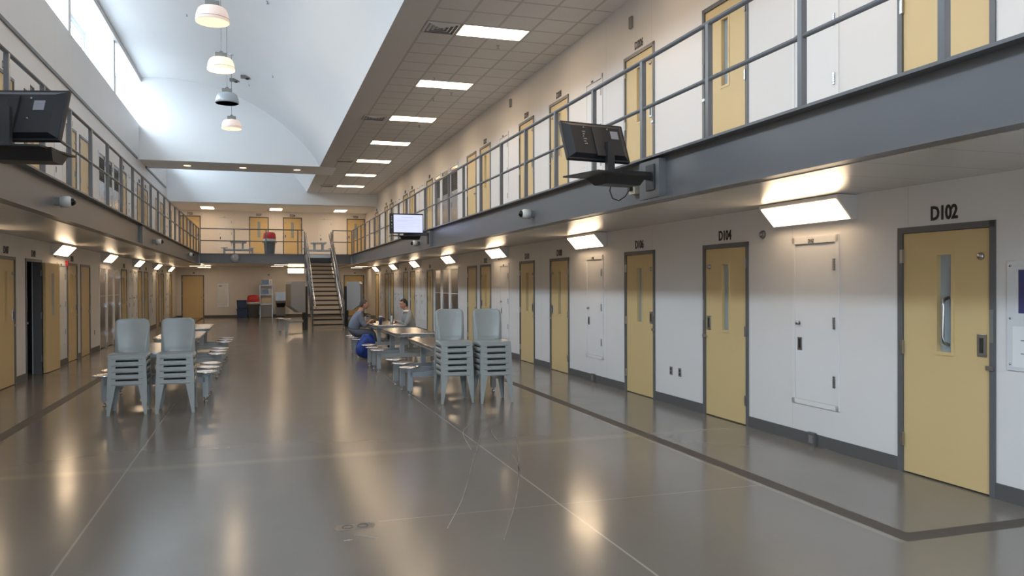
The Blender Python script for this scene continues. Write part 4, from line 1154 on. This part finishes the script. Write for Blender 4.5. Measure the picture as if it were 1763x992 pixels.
for k in range(2):
    r = empty('recycling_bin', (-0.86, 42.6, 0.455 * k), 0, 'navy blue storage bin, ' + ('lower of the two stacked by the far wall', 'upper of the two stacked by the far wall'), 'bin', 'navy bins stacked by the far wall') if False else \
        empty('storage_bin', (-0.86, 42.6, 0.455 * k), 0, 'navy blue storage bin, ' + ('lower', 'upper')[k] + ' of the two stacked by the far wall', 'bin', 'navy bins stacked by the far wall')
    MB().hull8([(-0.24, -0.24, 0), (0.24, -0.24, 0), (0.24, 0.24, 0), (-0.24, 0.24, 0)], [(-0.265, -0.265, 0.42), (0.265, -0.265, 0.42), (0.265, 0.265, 0.42), (-0.265, 0.265, 0.42)]).build('tub', 'bluebin', r, bevel=0.012)
    MB().box(-0.28, 0.28, -0.28, 0.28, 0.41, 0.452, 0.008).build('rim', 'bluebin', r)
    MB().box(-0.1, 0.1, -0.285, -0.245, 0.28, 0.31, 0.004).build('handle', 'bluebin', r)
# rack with two microwaves
r = empty('utility_rack', (0.31, 42.75, 0), 0, 'steel utility rack with three shelves against the far wall', 'rack')
for x in (-0.3, 0.3):
    for y in (-0.25, 0.25): MB().box(x - 0.018, x + 0.018, y - 0.018, y + 0.018, 0, 1.68 if y > 0 else 1.68).build('upright', 'steel', r)
for z in (0.70, 1.19, 1.66): MB().box(-0.31, 0.31, -0.27, 0.27, z - 0.04, z, 0.003).build('shelf', 'steel', r)
MB().box(-0.29, 0.29, -0.24, 0.24, 0.02, 0.64, 0.004).build('lower_cabinet', 'greyplate', r)
def microwave(loc, lab):
    r = empty('microwave', loc, 0, lab, 'microwave', 'microwaves on the rack')
    MB().box(-0.25, 0.25, -0.18, 0.18, 0.01, 0.29, 0.008).build('casing', 'steel', r)
    MB().box(-0.235, 0.10, -0.19, -0.178, 0.03, 0.27, 0.004).build('door', 'blackgloss', r)
    MB().box(0.12, 0.235, -0.187, -0.178, 0.03, 0.27).build('control_panel', 'whiteplastic', r)
    MB().tube([(0.095, -0.20, 0.05), (0.095, -0.215, 0.08), (0.095, -0.215, 0.22), (0.095, -0.20, 0.25)], 0.008, 8).build('handle', 'polish', r)
    for z in (0.08, 0.14, 0.20): MB().box(0.14, 0.215, -0.189, -0.186, z, z + 0.03).build('button_row', 'print', r)
microwave((0.33, 42.7, 1.19), 'steel microwave on the middle shelf of the rack')
microwave((0.35, 42.7, 1.66), 'steel microwave on top of the rack')
r = empty('storage_tray', (0.31, 42.68, 0.70), 0, 'cream plastic box on the lowest rack shelf', 'box')
MB().box(-0.25, 0.25, -0.17, 0.17, 0.0, 0.30, 0.01).build('box_body', 'cream', r)
MB().box(-0.26, 0.26, -0.18, 0.18, 0.30, 0.33, 0.006).build('box_lid', 'cream', r)
# sink / fountain on the wall
r = empty('wall_sink', (1.04, YB, 0), 0, 'stainless wash basin on the far wall right of the rack', 'sink')
MB().box(-0.26, 0.26, -0.04, 0, 0.85, 1.28, 0.004).build('splashback', 'steel', r)
b = MB(); b.hull8([(-0.24, -0.42, 0.72), (0.24, -0.42, 0.72), (0.2, -0.02, 0.5), (-0.2, -0.02, 0.5)], [(-0.25, -0.45, 0.85), (0.25, -0.45, 0.85), (0.25, 0, 0.85), (-0.25, 0, 0.85)])
b.build('basin', 'steel', r, bevel=0.01)
MB().tube([(0, -0.04, 0.95), (0, -0.14, 0.98), (0, -0.18, 0.93)], 0.012, 8).build('spout', 'polish', r)
MB().box(-0.22, 0.22, -0.25, 0, 0.06, 0.5, 0.004).build('pedestal', 'greyplate', r)
# notice board
r = empty('notice_board', (-1.81, YB, 0), 0, 'white notice board with a red heading on the far wall', 'notice board')
MB().box(-0.26, 0.26, -0.025, 0, 0.55, 1.73, 0.004).build('frame', 'hinge', r)
MB().box(-0.235, 0.235, -0.028, -0.024, 0.58, 1.70).build('board', 'warmboard', r)
MB().box(-0.20, -0.05, -0.030, -0.027, 1.60, 1.64).build('heading', 'redprint', r)
# small wall devices on the far wall
for x, z, lab in ((-3.2, 2.3, 'over the door beside the notice board'), (0.45, 2.2, 'over the microwave rack'), (4.9, 2.3, 'over the door behind the stairs')):
    gadget('strobe', 'B', x, z, 'round sensor on the far wall ' + lab)
# phone kiosks at the foot of the stairs
def kiosk(loc, rz, lab, mir=1):
    r = empty('phone_kiosk', loc, rz, lab, 'phone kiosk')
    b = MB(); b.box(-0.075, 0.075, -0.10, 0.10, 0.0, 1.62, 0.006); b.build('column', 'black', r)
    b = MB()
    for k in range(5): b.box(-0.08, 0.08, -0.085 + k * 0.04, -0.075 + k * 0.04, 0.02, 1.6)
    b.build('column_ribs', 'darkmetal', r)
    # wrap-round hood: stainless, lower front corner cut back
    out = [(-0.08, 0.66), (-0.30, 0.66), (-0.62, 0.90), (-0.62, 1.70), (-0.55, 1.80), (-0.08, 1.80)]
    b = MB()
    for y in (-0.36, 0.35): b.prism(out, 'y', y, y + 0.012)
    for p, q in zip(out[1:-1], out[2:]):
        b.hull8([(p[0], -0.36, p[1]), (p[0], 0.362, p[1]), (q[0], 0.362, q[1]), (q[0], -0.36, q[1])], [(p[0] + 0.012, -0.36, p[1]), (p[0] + 0.012, 0.362, p[1]), (q[0] + 0.012, 0.362, q[1] - 0.012), (q[0] + 0.012, -0.36, q[1] - 0.012)])
    b.build('hood', 'steel', r)
    MB().box(-0.10, -0.075, -0.33, 0.33, 0.7, 1.75).build('back_plate', 'steel', r)
    p = MB().box(-0.16, -0.10, -0.12, 0.12, 1.15, 1.45, 0.006).build('phone_body', 'black', r)
    MB().tube([(-0.19, -0.06, 1.18), (-0.21, -0.06, 1.22), (-0.21, -0.06, 1.38), (-0.19, -0.06, 1.42)], 0.018, 8).build('handset', 'black', r)
    MB().box(-0.10, -0.0, -0.05, 0.05, 0.28, 0.36).build('arm_root', 'tablepaint', r)
    for q, (ax, ay) in enumerate(((-0.93, 0.0),) if mir < 0 else ((-0.88, -0.75), (-0.93, 0.0))):
        MB().hull8([(-0.05, -0.05, 0.30), (-0.05, 0.05, 0.30), (-0.05, 0.05, 0.37), (-0.05, -0.05, 0.37)], [(ax, ay - 0.04, 0.30), (ax, ay + 0.04, 0.30), (ax, ay + 0.04, 0.37), (ax, ay - 0.04, 0.37)]).build('stool_arm', 'tablepaint', r)
        MB().box(ax - 0.04, ax + 0.04, ay - 0.04, ay + 0.04, 0.0, 0.42, 0.004).build('stool_leg', 'tablepaint', r)
        MB().lathe([(0.0, 0.455), (0.12, 0.455), (0.165, 0.46), (0.17, 0.44), (0.0, 0.42)], (ax, ay, 0), n=24).build('stool_seat', 'polish', r)
    return r
    MB().box(-0.97, -0.89, -0.04, 0.04, 0.0, 0.42, 0.004).build('stool_leg', 'tablepaint', r)
    MB().lathe([(0.0, 0.455), (0.12, 0.455), (0.165, 0.46), (0.17, 0.44), (0.0, 0.42)], (-0.93, 0, 0), n=24).build('stool_seat', 'polish', r)
    return r
kiosk((1.60, 30.35, 0), 0.22, 'stainless phone kiosk on a black column at the left foot of the stairs')
r = kiosk((3.30, 32.2, 0), PI - 0.25, mir=-1, lab= 'stainless phone kiosk on a black column right of the stairs behind the seated man')

# ------------------------------------------------------------------ people
def skin_obj(name, joints, edges, m, parent, root, sub=1, extra=None):
    """joints: {key:(x,y,z,rx,ry)}; grown with a Skin modifier and baked"""
    ks = list(joints); me = bpy.data.meshes.new(name)
    me.from_pydata([joints[k][:3] for k in ks], [(ks.index(a), ks.index(b_)) for a, b_ in edges], [])
    o = bpy.data.objects.new(name, me); COL.objects.link(o)
    sk = o.modifiers.new('skin', 'SKIN'); sk.use_smooth_shade = True
    if not me.skin_vertices: me.skin_vertices.new()
    for i, k in enumerate(ks):
        j = joints[k]; v = me.skin_vertices[0].data[i]
        v.radius = (j[3], j[4] if len(j) > 4 else j[3]); v.use_root = (k == root)
    ss = o.modifiers.new('sub', 'SUBSURF'); ss.levels = sub; ss.render_levels = sub
    dg = bpy.context.evaluated_depsgraph_get()
    nm = bpy.data.meshes.new_from_object(o.evaluated_get(dg))
    bpy.data.objects.remove(o); bpy.data.meshes.remove(me)
    nm.name = name; nm.materials.clear(); nm.materials.append(M[m])
    if extra is not None:
        bm = bmesh.new(); bm.from_mesh(nm); b = MB(); b.bm.free(); b.bm = bm; extra(b); bmesh.ops.recalc_face_normals(bm, faces=bm.faces); bm.to_mesh(nm); bm.free()
    for p in nm.polygons: p.use_smooth = True
    o = bpy.data.objects.new(name, nm); COL.objects.link(o); o.parent = parent
    return o

def head_into(b, c, fwd, scale=1.0, tilt=0.0):
    """adds a modelled head at c (centre of skull), facing local +X then turned by fwd about Z"""
    t = bmesh.new(); bmesh.ops.create_uvsphere(t, u_segments=28, v_segments=22, radius=1.0)
    for v in t.verts:
        x, y, z = v.co
        X, Y, Z = x * 0.098, y * 0.076, z * 0.118
        if z < -0.1:                                   # jaw narrows
            k = min(1, (-z - 0.1) / 0.9)
            Y *= 1 - 0.30 * k
            X = X * (1 - 0.10 * k) + 0.016 * k * (1 if x > -0.2 else 0.2)
        if x > 0.55 and abs(y) < 0.22:                # nose ridge
            nz = math.exp(-((z + 0.18) / 0.20) ** 2); X += 0.024 * nz * (1 - abs(y) / 0.22)
        if x > 0.5 and abs(y) < 0.6: 
            X += 0.006 * math.exp(-((z - 0.22) / 0.08) ** 2)          # brow
            X -= 0.008 * math.exp(-((z - 0.05) / 0.08) ** 2) * (1 if 0.12 < abs(y) < 0.55 else 0)   # eye sockets
            X += 0.006 * math.exp(-((z + 0.48) / 0.05) ** 2) * (abs(y) < 0.3)    # lips
            X += 0.010 * math.exp(-((z + 0.80) / 0.10) ** 2)          # chin
        v.co = (X, Y, Z)
    for f in t.faces: f.smooth = True
    Mx = Matrix.Translation(c) @ Matrix.Rotation(fwd, 4, 'Z') @ Matrix.Rotation(tilt, 4, 'Y') @ Matrix.Scale(scale, 4)
    b.merge(t, Mx, True)
    for s_ in (-1, 1):                                 # ears
        e = bmesh.new(); bmesh.ops.create_uvsphere(e, u_segments=12, v_segments=8, radius=1.0)
        b.merge(e, Mx @ Matrix.Translation((-0.008, s_ * 0.077, -0.008)) @ Matrix.Diagonal((0.017, 0.008, 0.030, 1)), True)
    return Mx
def hand_into(b, wrist, d, n, side=1, s=1.0, curl=0.6):
    """palm, four fingers and a thumb from the wrist along d; n is the back-of-hand normal"""
    d = Vector(d).normalized(); n = (Vector(n) - d * Vector(n).dot(d)).normalized(); t = d.cross(n) * side
    w = Vector(wrist)
    b.hull8([tuple(w + t * a + n * c_) for a, c_ in ((-0.026, -0.012), (0.026, -0.012), (0.026, 0.012), (-0.026, 0.012))],
            [tuple(w + d * 0.085 + t * a + n * c_) for a, c_ in ((-0.040, -0.010), (0.040, -0.010), (0.040, 0.012), (-0.040, 0.012))])
    for i, ln in enumerate((0.068, 0.078, 0.072, 0.056)):
        p = w + d * 0.082 + t * (-0.030 + 0.020 * i); pts = [p]
        a = 0.15
        for sgm in (0.45, 0.32, 0.23):
            a += curl * 0.6; dd = d * math.cos(a) - n * math.sin(a); pts.append(pts[-1] + dd * ln * sgm)
        b.tube(pts, [0.0095, 0.009, 0.0082, 0.007], 8)
    p = w + d * 0.028 - t * 0.030
    b.tube([p, p - t * 0.022 + d * 0.022 - n * 0.006, p - t * 0.026 + d * 0.046 - n * 0.014, p - t * 0.018 + d * 0.064 - n * 0.018], [0.012, 0.011, 0.0095, 0.008], 8)

def seated(loc, face, label, shirt, hair, old, handpts, seatz=0.455, headturn=0.0, lean=0.12, legs_under=True):
    """person sitting on a stool, facing local +X; face = rotation about Z"""
    r = empty('person', loc, face, label, 'person')
    sz = seatz
    hipz = sz + 0.095
    L = lean
    sh = (0.02 + L, 0.0, sz + 0.56)
    neck = (0.05 + L * 1.1, 0, sz + 0.625)
    headc = (0.11 + L * 1.2, 0, sz + 0.765)
    J = {'pel': (0.0, 0, hipz, 0.14, 0.12), 'wst': (0.0 + L * 0.3, 0, sz + 0.26, 0.155, 0.14), 'chs': (0.01 + L * 0.75, 0, sz + 0.45, 0.175, 0.145), 'nek': (neck[0], 0, neck[2], 0.06, 0.062), 'hed': (headc[0] - 0.03, 0, headc[2] - 0.06, 0.05, 0.05)}
    E = [('pel', 'wst'), ('wst', 'chs'), ('chs', 'nek'), ('nek', 'hed')]
    for s_, sd in ((1, 'l'), (-1, 'r')):
        hx, hy, hz = handpts[sd]
        shp = (0.0 + L * 0.9, s_ * 0.185, sz + 0.52)
        wr = Vector((hx, hy, hz)); mid = (Vector(shp) + wr) / 2
        dist = (wr - Vector(shp)).length; k = math.sqrt(max(0.0, 0.285 ** 2 - (dist / 2) ** 2))
        el = mid + Vector((-0.15, s_ * 0.35, -1)).normalized() * k
        J['sh' + sd] = (*shp, 0.062, 0.062); J['el' + sd] = (*el, 0.043, 0.043); J['wr' + sd] = (*wr, 0.028, 0.026)
        E += [('chs', 'sh' + sd), ('sh' + sd, 'el' + sd), ('el' + sd, 'wr' + sd)]
        J['hp' + sd] = (0.06, s_ * 0.10, hipz, 0.095, 0.09); J['kn' + sd] = (0.47, s_ * 0.15, hipz + 0.0, 0.062, 0.06); J['an' + sd] = (0.50, s_ * 0.15, 0.10, 0.04, 0.04); J['to' + sd] = (0.62, s_ * 0.17, 0.045, 0.035, 0.03)
        E += [('pel', 'hp' + sd), ('hp' + sd, 'kn' + sd), ('kn' + sd, 'an' + sd), ('an' + sd, 'to' + sd)]
    def extra(b):
        mx = head_into(b, headc, headturn, 1.0, 0.05)
        for s_, sd in ((1, 'l'), (-1, 'r')):
            w = Vector(J['wr' + sd][:3]); e = Vector(J['el' + sd][:3]); d = (w - e)
            hand_into(b, w - d.normalized() * 0.01, (d.x, d.y - s_ * 0.15, d.z * 0.4), (0, 0, 1), s_, 1.0, 0.7)
    Jb = {k: (v[0], v[1], v[2], v[3] * (0.93 if k[:2] in ('wr', 'he', 'ne') else 0.72), v[4] * (0.93 if k[:2] in ('wr', 'he', 'ne') else 0.72)) for k, v in J.items()}
    Jb['nek'] = (*J['nek'][:3], 0.056, 0.058)
    skin_obj('body', Jb, E, 'skin', r, 'pel', 2, extra)
    # shirt: torso and sleeves, a little fuller
    Js = {k: (v[0], v[1], v[2], v[3] * 1.10 + 0.006, v[4] * 1.10 + 0.006) for k, v in J.items() if k[:2] in ('pe', 'ws', 'ch', 'sh', 'el', 'wr', 'ne')}
    Js['nek'] = (*Vector(J['chs'][:3]).lerp(Vector(J['nek'][:3]), 0.85), 0.078, 0.082)
    Js['pel'] = (J['pel'][0], 0, J['pel'][2] + 0.035, 0.175, 0.15)
    for sd in 'lr':
        cuff = Vector(J['el' + sd][:3]).lerp(Vector(J['wr' + sd][:3]), 0.45 if old else 0.85); Js['wr' + sd] = (*cuff, 0.045, 0.045)
    Es = [e for e in E if e[0] in Js and e[1] in Js and not e[0].startswith('hp')]
    skin_obj('shirt', Js, Es, shirt, r, 'pel', 2)
    Jt = {k: (v[0], v[1], v[2], v[3] * 1.12 + 0.006, v[4] * 1.12 + 0.006) for k, v in J.items() if k[:2] in ('pe', 'hp', 'kn', 'an')}
    Jt['pe2'] = (J['pel'][0], 0, J['pel'][2] + 0.09, 0.125, 0.11); Jt['pel'] = (*J['pel'][:3], 0.15, 0.125)
    skin_obj('trousers', Jt, [('pel', 'pe2')] + [e for e in E if e[0] in Jt and e[1] in Jt], 'trouser', r, 'pel', 2)
    for s_, sd in ((1, 'l'), (-1, 'r')):
        a = J['an' + sd]; t_ = J['to' + sd]
        b = MB(); b.hull8([(a[0] - 0.06, a[1] - 0.045, 0.0), (t_[0] + 0.08, t_[1] - 0.05, 0.0), (t_[0] + 0.08, t_[1] + 0.05, 0.0), (a[0] - 0.06, a[1] + 0.045, 0.0)],
                          [(a[0] - 0.05, a[1] - 0.04, 0.10), (t_[0] + 0.03, t_[1] - 0.035, 0.055), (t_[0] + 0.03, t_[1] + 0.035, 0.055), (a[0] - 0.05, a[1] + 0.04, 0.10)])
        b.build('shoe', 'shoe', r, bevel=0.012)
    # hair cap
    t = bmesh.new(); bmesh.ops.create_uvsphere(t, u_segments=28, v_segments=18, radius=1.0)
    dele = [v for v in t.verts if (v.co.z < (0.45 if v.co.x > 0.45 else (-0.55 if v.co.x < -0.2 else -0.05 + 0.5 * max(0, v.co.x))))]
    bmesh.ops.delete(t, geom=dele, context='VERTS')
    b = MB(); mx = Matrix.Translation(headc) @ Matrix.Rotation(headturn, 4, 'Z') @ Matrix.Rotation(0.05, 4, 'Y') @ Matrix.Translation((-0.006, 0, 0.004)) @ Matrix.Diagonal((0.108 if not old else 0.101, 0.086 if not old else 0.08, 0.132 if not old else 0.120, 1))
    b.merge(t, mx, True)
    ho = b.build('hair', hair, r); so = ho.modifiers.new('solid', 'SOLIDIFY'); so.thickness = 0.012
    # eyes, mouth
    R0 = Matrix.Translation(headc) @ Matrix.Rotation(headturn, 4, 'Z') @ Matrix.Rotation(0.05, 4, 'Y')
    b = MB()
    for s_ in (-1, 1): b.ball((0.084, s_ * 0.030, 0.006), 0.009, 10, 8)
    b.build('eyes', 'hairdark', r, xf=R0)
    b = MB().box(0.086, 0.094, -0.018, 0.018, -0.060, -0.056); b.build('mouth', 'redprint', r, xf=R0)
    # collar
    c0 = Js['nek']
    b = MB().lathe([(0.088, -0.035), (0.080, -0.012), (0.070, 0.008), (0.064, 0.008)], (c0[0] - 0.002, 0, c0[2] + 0.010), n=20)
    b.build('collar', shirt if old else 'collar', r)
    if old:
        b = MB().tube([(c0[0] + 0.05, 0.05, c0[2] + 0.01), (c0[0] + 0.12, 0.03, c0[2] - 0.10), (c0[0] + 0.125, 0.0, c0[2] - 0.20), (c0[0] + 0.12, -0.03, c0[2] - 0.10), (c0[0] + 0.05, -0.05, c0[2] + 0.01)], 0.006, 6)
        b.build('lanyard', 'black', r)
        MB().box(c0[0] + 0.115, c0[0] + 0.125, -0.03, 0.03, c0[2] - 0.21, c0[2] - 0.12).build('badge', 'paper', r)
    else:
        b = MB()
        for s_ in (-1, 1): b.tube([(0.099 + 0.0, s_ * 0.032 + 0.018 * math.cos(t), 0.006 + 0.015 * math.sin(t)) for t in [2 * PI * k / 12 for k in range(13)]], 0.0025, 5, cap=False); b.tube([(0.097, s_ * 0.05, 0.008), (0.0, s_ * 0.08, 0.008)], 0.0025, 5)
        b.build('glasses', 'black', r, xf=R0)
    return r
seated((2.10, 19.0, 0), math.radians(4), 'man in a chambray shirt with short greying hair, leaning forward with joined hands', 'shirt', 'hairgrey', True,
       {'l': (0.40, 0.05, 0.83), 'r': (0.42, -0.06, 0.83)}, 0.445, 0.0, 0.13)
seated((3.52, 19.15, 0), math.radians(184), 'man in a grey sweater and glasses with dark hair, facing the other across the table', 'sweater', 'hairdark', False,
       {'l': (0.40, 0.16, 0.81), 'r': (0.38, -0.14, 0.81)}, 0.445, 0.25, 0.06)

# ------------------------------------------------------------------ things with the men
r = empty('backpack', (2.34, 18.25, 0), 0.3, 'bright blue backpack slumped on the floor beside the seated man in chambray', 'bag')
t = bmesh.new(); bmesh.ops.create_icosphere(t, subdivisions=4, radius=1.0)
for v in t.verts:
    x, y, z = v.co; k = 1 + 0.10 * math.sin(5 * x + 3 * z) + 0.08 * math.sin(7 * y + 4 * z) + 0.05 * math.sin(11 * z + 6 * x)
    v.co = (0.21 * (abs(x) ** 0.75) * (1 if x > 0 else -1) * k * (1.0 - 0.15 * z), 0.15 * y * k, 0.28 + 0.28 * (abs(z) ** 0.7) * (1 if z > 0 else -1))
b = MB(); b.merge(t, None, True); b.build('bag_body', 'bluecloth', r)
t = bmesh.new(); bmesh.ops.create_icosphere(t, subdivisions=3, radius=1.0)
b = MB(); b.merge(t, Matrix.Translation((-0.19, -0.06, 0.20)) @ Matrix.Diagonal((0.11, 0.10, 0.15, 1)), True); b.build('side_pocket', 'bluecloth', r)
MB().tube([(-0.05, -0.14, 0.45), (-0.05, -0.19, 0.35), (-0.05, -0.17, 0.2), (-0.05, -0.14, 0.1)], 0.014, 8).build('strap', 'black', r)
MB().tube([(-0.04, 0, 0.53), (0, 0, 0.58), (0.04, 0, 0.53)], 0.01, 8).build('grab_loop', 'black', r)
r = empty('travel_mug', (2.72, 18.75, 0.76), 0, 'dark blue insulated mug with pale lid on the men\'s table', 'mug')
MB().lathe([(0.0, 0.0), (0.035, 0.0), (0.042, 0.16), (0.0, 0.16)], n=18).build('cup', 'bluebin', r)
MB().lathe([(0.044, 0.155), (0.044, 0.172), (0.03, 0.18), (0.0, 0.18)], n=18).build('lid', 'whiteplastic', r)
MB().tube([(0.04, 0, 0.13), (0.075, 0, 0.12), (0.075, 0, 0.05), (0.038, 0, 0.04)], 0.007, 8).build('handle', 'black', r)
r = empty('water_bottle', (3.0, 18.85, 0.76), 0, 'steel water bottle with grey cap on the men\'s table', 'bottle')
MB().lathe([(0.0, 0.0), (0.036, 0.0), (0.038, 0.02), (0.038, 0.15), (0.022, 0.175), (0.022, 0.19), (0.0, 0.19)], n=18).build('bottle_body', 'steel', r)
MB().lathe([(0.025, 0.185), (0.025, 0.215), (0.0, 0.22)], n=16).build('cap', 'greybin', r)
MB().tube([(-0.015, 0, 0.22), (0, 0, 0.245), (0.015, 0, 0.22)], 0.004, 6).build('cap_loop', 'greybin', r)
r = empty('eyeglass_case', (2.62, 19.35, 0.76), 0.5, 'flat black case on the table near the joined hands', 'case')
MB().box(-0.08, 0.08, -0.035, 0.035, 0, 0.03, 0.012).build('case_body', 'black', r)
MB().box(-0.081, 0.081, -0.0355, 0.0355, 0.014, 0.016).build('seam', 'hinge', r)

# ------------------------------------------------------------------ marks on the floor
def ribbon(name, pts, w, m='mark', z=0.0012):
    b = MB(); P = [Vector((p[0], p[1], z)) for p in pts]
    # Catmull-Rom through the points
    Q = []
    for i in range(len(P) - 1):
        p0, p1, p2, p3 = P[max(i - 1, 0)], P[i], P[i + 1], P[min(i + 2, len(P) - 1)]
        for k in range(8):
            t = k / 8; Q.append(0.5 * ((2 * p1) + (p2 - p0) * t + (2 * p0 - 5 * p1 + 4 * p2 - p3) * t * t + (3 * p1 - p0 - 3 * p2 + p3) * t ** 3))
    Q.append(P[-1]); L_ = []
    for i, q in enumerate(Q):
        d = (Q[min(i + 1, len(Q) - 1)] - Q[max(i - 1, 0)]).normalized(); nrm = Vector((-d.y, d.x, 0)); ww = w * (0.5 + 0.5 * math.sin(PI * i / (len(Q) - 1))) * (0.8 + 0.2 * math.sin(i * 1.7))
        L_.append((b.bm.verts.new(q + nrm * ww), b.bm.verts.new(q - nrm * ww)))
    for a, c_ in zip(L_, L_[1:]): b.bm.faces.new([a[0], a[1], c_[1], c_[0]])
    return b.build(name, m, floor)
ribbon('scuff_mark', [(2.74, 9.01), (2.54, 8.73), (2.42, 7.97), (2.34, 7.21), (2.17, 6.6), (1.85, 5.74), (1.53, 4.98)], 0.006)
ribbon('scuff_mark', [(2.8, 9.07), (2.62, 9.05), (2.37, 8.56), (2.1, 7.77), (1.89, 7.16), (1.54, 6.11), (1.23, 5.34)], 0.006)
ribbon('scuff_mark', [(2.68, 9.5), (2.43, 9.2), (2.2, 8.73), (2.05, 7.79)], 0.007)
ribbon('scuff_mark', [(2.73, 8.37), (2.38, 7.25), (2.17, 6.6)], 0.006)
ribbon('scuff_mark', [(0.60, 5.40), (0.66, 5.36), (0.74, 5.28)], 0.018, 'scuff')
ribbon('scuff_mark', [(0.52, 5.30), (0.58, 5.31)], 0.012, 'scuff')
b = MB().prism([(0.50, 5.52), (0.75, 5.53), (0.77, 5.60), (0.75, 5.66), (0.51, 5.64), (0.48, 5.57)], 'z', 0.0003, 0.0012); b.build('floor_patch', 'patch', floor)
for x in (0.575, 0.68):
    b = MB().tube([(x + 0.036 * math.cos(t), 5.59 + 0.036 * math.sin(t), 0.002) for t in [2 * PI * k / 20 for k in range(21)]], 0.004, 5, cap=False); b.build('patch_ring', 'base', floor)
